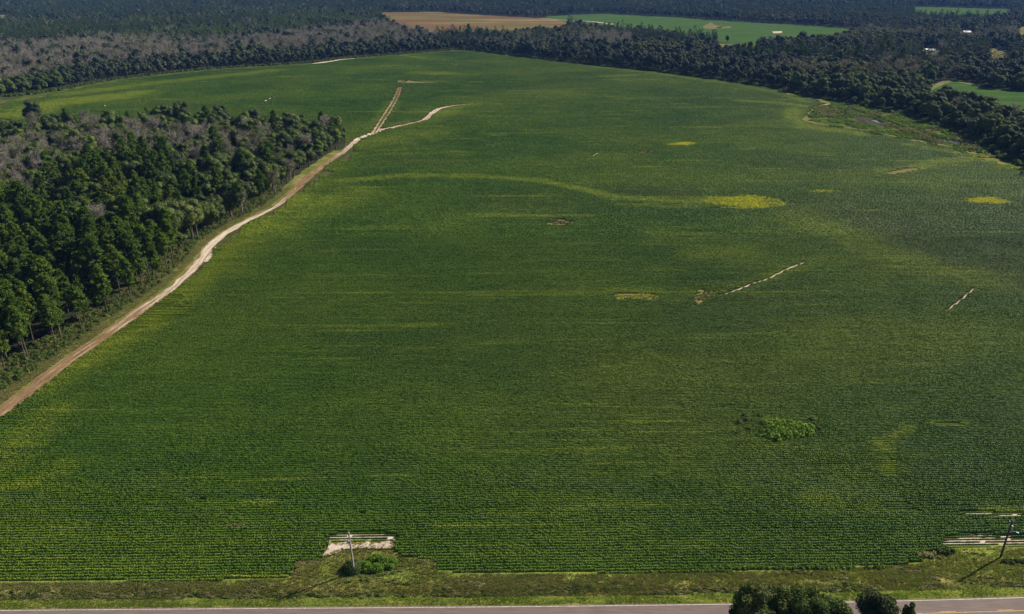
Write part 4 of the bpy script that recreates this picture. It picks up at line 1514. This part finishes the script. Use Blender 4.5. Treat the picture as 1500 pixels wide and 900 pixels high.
weed_patch('weed_patch', 1215, 657, 1.3, .9, 4, dk, 'single dark weed tuft below the bright clump', smin=1, smax=1.5)
weed_patch('weed_patch', 1087, 297, 25, 15, 9500, fk + fk + fk + wk[:1], 'large bright yellow patch of flowering weeds')
weed_patch('weed_patch', 1035, 435, 5, 7, 260, bk + dk[:1] + wk[:1], 'thin brown and green weeds over the pale sandy scar', smin=.4, smax=.9)
weed_patch('weed_patch', 1115, 304, 12, 7, 500, fk + wk[:1], 'tail of the large yellow flowering patch', striped=True)
weed_patch('weed_patch', 1445, 295, 13, 8, 3600, fk, 'bright yellow oval of weeds near the frame edge')
weed_patch('weed_patch', 998, 212, 13, 8, 2600, fk, 'small bright yellow patch high in the field')
weed_patch('weed_patch', 1206, 282, 10, 4.5, 900, fk + wk[:1], 'faint yellow patch above the large one')
weed_patch('weed_patch', 1475, 246, 12, 7, 1000, fk + wk[:2], 'yellow patch beside the strip near the frame edge')
weed_patch('weed_patch', 1438, 229, 9, 6, 800, fk + wk[:2], 'yellow patch at the marsh strip corner')
weed_patch('weed_patch', 932, 435.5, 9.5, 3.4, 620, bk + wk[:1] + fk, 'dry weeds on the small rectangular straw patch', smin=.5, smax=.9)
weed_patch('weed_patch', 820, 327, 8, 4, 130, bk + dk[:1], 'dark brownish oval tuft of weeds in the upper middle')
weed_patch('weed_patch', 946, 223, 9, 6, 110, bk + dk[:1], 'brown weeds on the faint spot near the yellow patch')
weed_patch('weed_patch', 593, 119.5, 4, 5, 30, bk + dk[:1], 'dark tuft on the bare spot where the wheel tracks end', smin=1, smax=2)
weed_patch('weed_patch', 1175, 834, 24, .6, 260, wk + dk, 'thin line of brighter weeds along the lower crop edge', smin=.45, smax=.8, z=.3)
weed_patch('weed_patch', 1362, 817, 2.6, 1.3, 26, bk, 'straw brown dead weeds at the crop corner', z=.3)
weed_patch('weed_patch', 1384, 811, 2.0, .9, 14, dk, 'dark green weeds behind the straw brown corner', z=.3)

n = 4200
s_ = rng.uniform(-150, 160, n)
band = rng.random(n) < .55
wv = 3.9 + 1.2 * (fnoise(s_, s_ * 0, 14, 3) - .5)
t_ = np.where(band, wv + rng.normal(0, .35, n), 4.6 + rng.random(n) * np.maximum(edge_t(s_) - bend(s_) - 5, .5))
x_, y_ = xyb(s_, t_)
k = np.where(band, fnoise(s_, t_, 9, 6) > .44, fnoise(s_ * .35, t_, 2.6, 8) > .60) & (t_ < edge_t(s_) - bend(s_) - .2)
for pl in no_crop:
    k &= ~inside(x_, y_, pl)
x_, y_, t_, bd = x_[k], y_[k], t_[k], band[k]
va = np.where(rng.random(len(x_)) < .5, 3 + rng.integers(0, 2, len(x_)), rng.integers(0, 3, len(x_)))
o = scatter('ditch_weeds', np.column_stack([x_, y_, np.interp(t_, prof_t, prof_z) - .05]), rng.normal(0, .25, len(x_)), np.column_stack([rng.uniform(.4, 1.9, len(x_)), rng.uniform(.25, .8, len(x_)), rng.uniform(.15, .6, len(x_))]), va, dk + bk)
tag(o, 'dark and straw brown weeds along the shallow roadside ditch', 'weeds', kind='stuff')

# grassy notch with the grey pole: a mound of vines and a dark bush
def mound(name, px, py, wx, wy, h, mats, leaves, label, seed, z=.28, cat='bush'):
    r = np.random.default_rng(seed)
    cx, cy = at(px, py)
    lv, co = MB(), MB()
    iv, jf = ico()
    for i in range(16):
        a = r.uniform(0, 6.28); q = math.sqrt(r.random())
        c = np.array([math.cos(a) * q * wx * .75, math.sin(a) * q * wy * .75, 0])
        rad = h * r.uniform(.7, 1.0) * (1 - .35 * q)
        co.add(c + iv * np.array([rad * 1.15, rad * .9, rad]) * (1 + .3 * (r.random((len(iv), 1)) - .5)), jf, 0)
        n = leaves // 16
        d = r.normal(size=(n, 3)); d[:, 2] = np.abs(d[:, 2])
        d /= np.linalg.norm(d, axis=1, keepdims=True)
        lv.quads(c + d * np.array([rad * 1.25, rad, rad * 1.1]) * r.uniform(.9, 1.15, (n, 1)), d + r.normal(size=d.shape) * .6, r.uniform(.15, .32, n), r.uniform(.25, .5, n), 0)
    o = empty(name, (cx, cy, z))
    tag(o, label, cat)
    link('foliage', lv.mesh('leaves', [mats[0]]), o)
    link('branches', co.mesh('inner_foliage', [mats[1]]), o)
    return o


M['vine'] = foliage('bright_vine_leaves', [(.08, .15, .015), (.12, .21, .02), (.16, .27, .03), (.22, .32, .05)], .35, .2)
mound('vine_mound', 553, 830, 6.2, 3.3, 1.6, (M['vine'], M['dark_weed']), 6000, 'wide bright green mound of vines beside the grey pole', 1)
mound('bush', 518, 836, 1.2, .9, 2.4, (M['dark_weed'], M['dark_weed']), 1500, 'dark bush wrapped round the foot of the grey pole', 2)
mound('bush', 1486, 825, 3.6, .7, .8, (M['dark_weed'], M['dark_weed']), 900, 'low dark bush line beside the foot of the dark pole', 3, cat='bush')

n = 9000
cx_, cy_ = at(527, 805)
x_ = cx_ + rng.uniform(-26, 26, n); y_ = cy_ + rng.uniform(-9, 9, n)
k = np.zeros(n, bool)
for (mk, pts, lb), pl in zip(sand_sheets, [P(*q[1]) for q in sand_sheets]):
    if pts[0][1] > 700:
        ins = inside(x_, y_, pl)
        dd_ = dist_line(x_, y_, list(pl) + [pl[0]])
        k |= (ins | (dd_ < .7)) & (rng.random(n) < np.where(mk == 'sand', .75 * np.exp(-dd_ * 1.6), .8))
x_, y_ = x_[k], y_[k]
o = scatter('patch_weeds', np.column_stack([x_, y_, np.full(len(x_), .36)]), rng.uniform(0, 6.28, len(x_)), rng.uniform(.4, 1.1, len(x_)), rng.integers(0, 7, len(x_)), grass_k)
tag(o, 'sparse tufts creeping over the bare sand by the grey pole', 'weeds', kind='stuff')

# ------------------------------------------------------------------ marsh
marsh = tag(sheet('marsh', marsh_poly, .045, M['marsh'], 4, .6), 'rough wet ground with mixed weeds beside the crop', 'marsh', kind='structure')
for pts, mk, nm, lb in [([(1250, 170), (1272, 172), (1300, 182), (1292, 185), (1265, 178), (1252, 175)], 'mud', 'mud_patch', 'dark muddy hollow in the marsh'),
                        ([(1222, 162), (1238, 161), (1242, 166), (1228, 168)], 'mud', 'mud_patch', 'smaller muddy spot by the marsh tip'),
                        ([(1383, 206.5), (1400, 206), (1418, 210), (1400, 211)], 'water', 'pool', 'shallow glinting pool at the marsh end'),
                        ([(1275, 176), (1292, 178), (1300, 181.5), (1288, 181)], 'water', 'pool', 'shallow dark pool in the muddy hollow')]:
    tag(sheet(nm, P(*pts), .06 if mk == 'mud' else .07, M[mk], 2.5, .5), lb, nm.split('_')[0], kind='structure')
mx, my = np.array(marsh_poly)[:, 0], np.array(marsh_poly)[:, 1]
n = 16000
n = 24000
x_ = rng.uniform(mx.min() - 14, mx.max() + 14, n); y_ = rng.uniform(my.min() - 14, my.max() + 14, n)
g = fnoise(x_, y_, 9, 2)
ring = dist_line(x_, y_, list(marsh_poly) + [marsh_poly[0]])
k = (inside(x_, y_, marsh_poly) & (g > .42) & (rng.random(n) < .75)) | ((ring < 9) & (g > .52) & (rng.random(n) < .5))
for pts in ([(1250, 170), (1272, 172), (1300, 182), (1292, 185), (1265, 178), (1252, 175)], [(1383, 206.5), (1400, 206), (1418, 210), (1400, 211)]):
    k &= ~inside(x_, y_, P(*pts))
x_, y_, g = x_[k], y_[k], g[k]
v_ = vnoise(x_, y_, 14, 5) + rng.normal(0, .12, len(x_))
va = np.where(v_ > .52, rng.integers(0, 4, len(x_)), np.where(v_ > .35, 4 + rng.integers(0, 3, len(x_)), 7 + rng.integers(0, 2, len(x_))))
o = scatter('marsh_weeds', np.column_stack([x_, y_, np.full(len(x_), .05)]), rng.uniform(0, 6.28, len(x_)), rng.uniform(.6, 1.5, len(x_)), va, wk + dk + bk)
tag(o, 'green and brown weeds growing over the marsh', 'weeds', kind='stuff')
# bank: raised grassy dike with dark side running through the marsh
tag(ribbon('marsh_dike', P((1258, 163), (1290, 172), (1320, 184), (1345, 195), (1362, 203)), [5, 5, 5, 5, 4], .06, M['mown'], step=2, jit=.4, crown=1.1),
    'narrow grassy dike slanting through the marsh', 'dike', kind='structure')

# low brush along the far wood edges
el = smooth_line(edge_far, 14)
seg = np.concatenate([[0], np.cumsum(np.linalg.norm(np.diff(el, axis=0), axis=1))])
n = 5200
q = rng.uniform(0, seg[-1], n)
x_ = np.interp(q, seg, el[:, 0]) + rng.normal(0, 3.2, n)
y_ = np.interp(q, seg, el[:, 1]) + rng.normal(0, 3.2, n)
k = ~inside(x_, y_, main_field)
x_, y_ = x_[k], y_[k]
o = scatter('wood_edge_brush', np.column_stack([x_, y_, np.zeros(len(x_))]), rng.uniform(0, 6.28, len(x_)), rng.uniform(1.5, 3.6, len(x_)), rng.integers(0, 7, len(x_)),
            dk + dk[:1] + bushk)
tag(o, 'low dark brush along the foot of the far wood edge', 'undergrowth', kind='stuff')

# ------------------------------------------------------------------ utility poles
def util_pole(px, py, Hh, mat, label, lean, kind, z=.25):
    x, y = at(px, py)
    o = empty('utility_pole', (x, y, z), ROW)
    tag(o, label, 'utility pole', 'utility poles along the road')
    lx, ly = lean
    m = MB(); m.tube([(0, 0, -.3), (lx * .5, ly * .5, Hh * .5), (lx, ly, Hh)], [.25, .21, .17], 10)
    link('pole', m.mesh('pole', [mat], True), o)
    top = np.array([lx, ly, Hh])

    def part(nm, mb, mt, sm=False):
        return link(nm, mb.mesh(nm, [mt], sm), o)
    if kind == 0:
        m = MB(); m.box(top + (0, 0, -1.75), (.12, 1.9, .13)); part('crossarm', m, M['pole_wood'])
        for yy in (-.85, .85):
            m = MB(); m.tube([top + (0, yy, -1.68), top + (0, yy, -1.55), top + (0, yy, -1.42)], [.05, .08, .04], 8)
            part('insulator', m, M['porcelain'], True)
        m = MB(); m.tube([top + (0, 0, 0), top + (0, 0, .14), top + (0, 0, .26)], [.05, .09, .04], 8); part('insulator', m, M['porcelain'], True)
        m = MB(); m.tube([top + (0, .75, -1.8), top + (0, 0, -2.5)], [.025, .025], 4); m.tube([top + (0, -.75, -1.8), top + (0, 0, -2.5)], [.025, .025], 4)
        part('brace', m, M['galv'])
        m = MB(); m.tube([top + (-.34, 0, -2.9), top + (-.34, 0, -2.1)], [.22, .22], 12); m.tube([top + (-.34, 0, -2.1), top + (-.34, 0, -2.02)], [.22, .12], 12)
        tr = part('transformer', m, M['galv'], False)
        m = MB(); m.tube([top + (-.34, .1, -2.03), top + (-.34, .1, -1.78)], [.05, .03], 6); link('bushing', m.mesh('bushing', [M['porcelain']]), tr)
    else:
        m = MB(); m.tube([top + (.42, .1, -2.6), top + (.42, .1, -1.7)], [.26, .26], 12); m.tube([top + (.42, .1, -1.7), top + (.42, .1, -1.6)], [.26, .14], 12)
        tr = part('transformer', m, M['galv'])
        m = MB(); m.tube([top + (.42, .2, -1.62), top + (.42, .2, -1.35)], [.055, .03], 6); link('bushing', m.mesh('bushing', [M['porcelain']]), tr)
        m = MB(); m.box(top + (-.1, 0, -.35), (1.1, .1, .12)); part('crossarm', m, M['galv'])
        for xx in (-.6, .4):
            m = MB(); m.tube([top + (xx, 0, -.3), top + (xx, 0, -.15), top + (xx, 0, 0)], [.05, .09, .04], 8); part('insulator', m, M['porcelain'], True)
        m = MB(); m.tube([top + (-.32, 0, -1.35), top + (-.32, 0, -.95)], [.06, .06], 8); m.box(top + (-.18, 0, -1.15), (.25, .05, .06)); part('fuse_cutout', m, M['porcelain'])
        m = MB(); m.tube([top + (0, 0, -2.9), top + (.6, -.5, -2.7), top + (1.1, -.9, -2.65)], [.035, .035, .035], 6); m.box(top + (1.25, -1.0, -2.68), (.5, .26, .14), -.7)
        part('street_lamp_arm', m, M['galv'])
    m = MB(); m.tube([(.17, 0, 0), (.17 + lx * .5, ly * .5, Hh * .5), (.13 + lx, ly, Hh - 2.2)], [.025] * 3, 4); part('ground_wire', m, M['galv'])
    return o


util_pole(519, 840, 11.0, M['pole_wood'], 'weathered grey utility pole rising from the bushy grassy notch', (-.35, 0), 0)
util_pole(1465, 818, 10.4, M['pole_dark'], 'dark leaning utility pole with a pale transformer near the frame edge', (.25, .1), 1)

# ------------------------------------------------------------------ small far buildings seen between trees
def house(px, py, w, d, h, rz, label):
    x, y = at(px, py)
    o = empty('house', (x, y, 0), rz)
    tag(o, label, 'house')
    m = MB(); m.box((0, 0, h / 2), (w, d, h)); link('wall', m.mesh('wall', [M['wall_white']]), o)
    rh = h + d * .28
    v = [(-w / 2 - .5, -d / 2 - .5, h - .1), (w / 2 + .5, -d / 2 - .5, h - .1), (w / 2 + .5, d / 2 + .5, h - .1), (-w / 2 - .5, d / 2 + .5, h - .1), (-w / 2 - .5, 0, rh), (w / 2 + .5, 0, rh)]
    m = MB(); m.add(v, [(0, 1, 5, 4), (2, 3, 4, 5), (0, 3, 2, 1)]); m.add(v, [(0, 4, 3), (1, 2, 5)])
    link('roof', m.mesh('roof', [M['roof_grey']]), o)
    for k in (-1, 1):
        m = MB(); m.box((k * w * .3, -d / 2 - .02, h * .55), (1.2, .08, 1.2)); link('window', m.mesh('window', [M['glass']]), o)
    m = MB(); m.box((0, -d / 2 - .02, 1.05), (1.0, .08, 2.1)); link('door', m.mesh('door', [M['door']]), o)


house(1415, 50, 15, 9, 3.6, .1, 'small white house with pale roof among dark trees near the top')
house(1364, 77, 10, 8, 3.2, -.3, 'small pale cottage half hidden in trees past the belt')
house(1357, 75.5, 6, 5, 2.8, .4, 'tiny pale shed beside the half hidden cottage')

# ------------------------------------------------------------------ haze
hm = bpy.data.materials.new('thin_blue_haze')
hm.use_nodes = True
nt = hm.node_tree
nt.nodes.remove(nt.nodes["Principled BSDF"])
pv = nt.nodes.new("ShaderNodeVolumePrincipled")
pv.inputs['Color'].default_value = (.16, .36, 1.0, 1)
pv.inputs['Density'].default_value = .000031
nt.links.new(pv.outputs[0], nt.nodes["Material Output"].inputs['Volume'])
m = MB()
m.box((0, 5000, 64.0), (27000, 15000, 130.0))
hz = link('haze', m.mesh('haze', [hm]))
tag(hz, 'thin blue haze over the far woods', 'haze', kind='stuff')
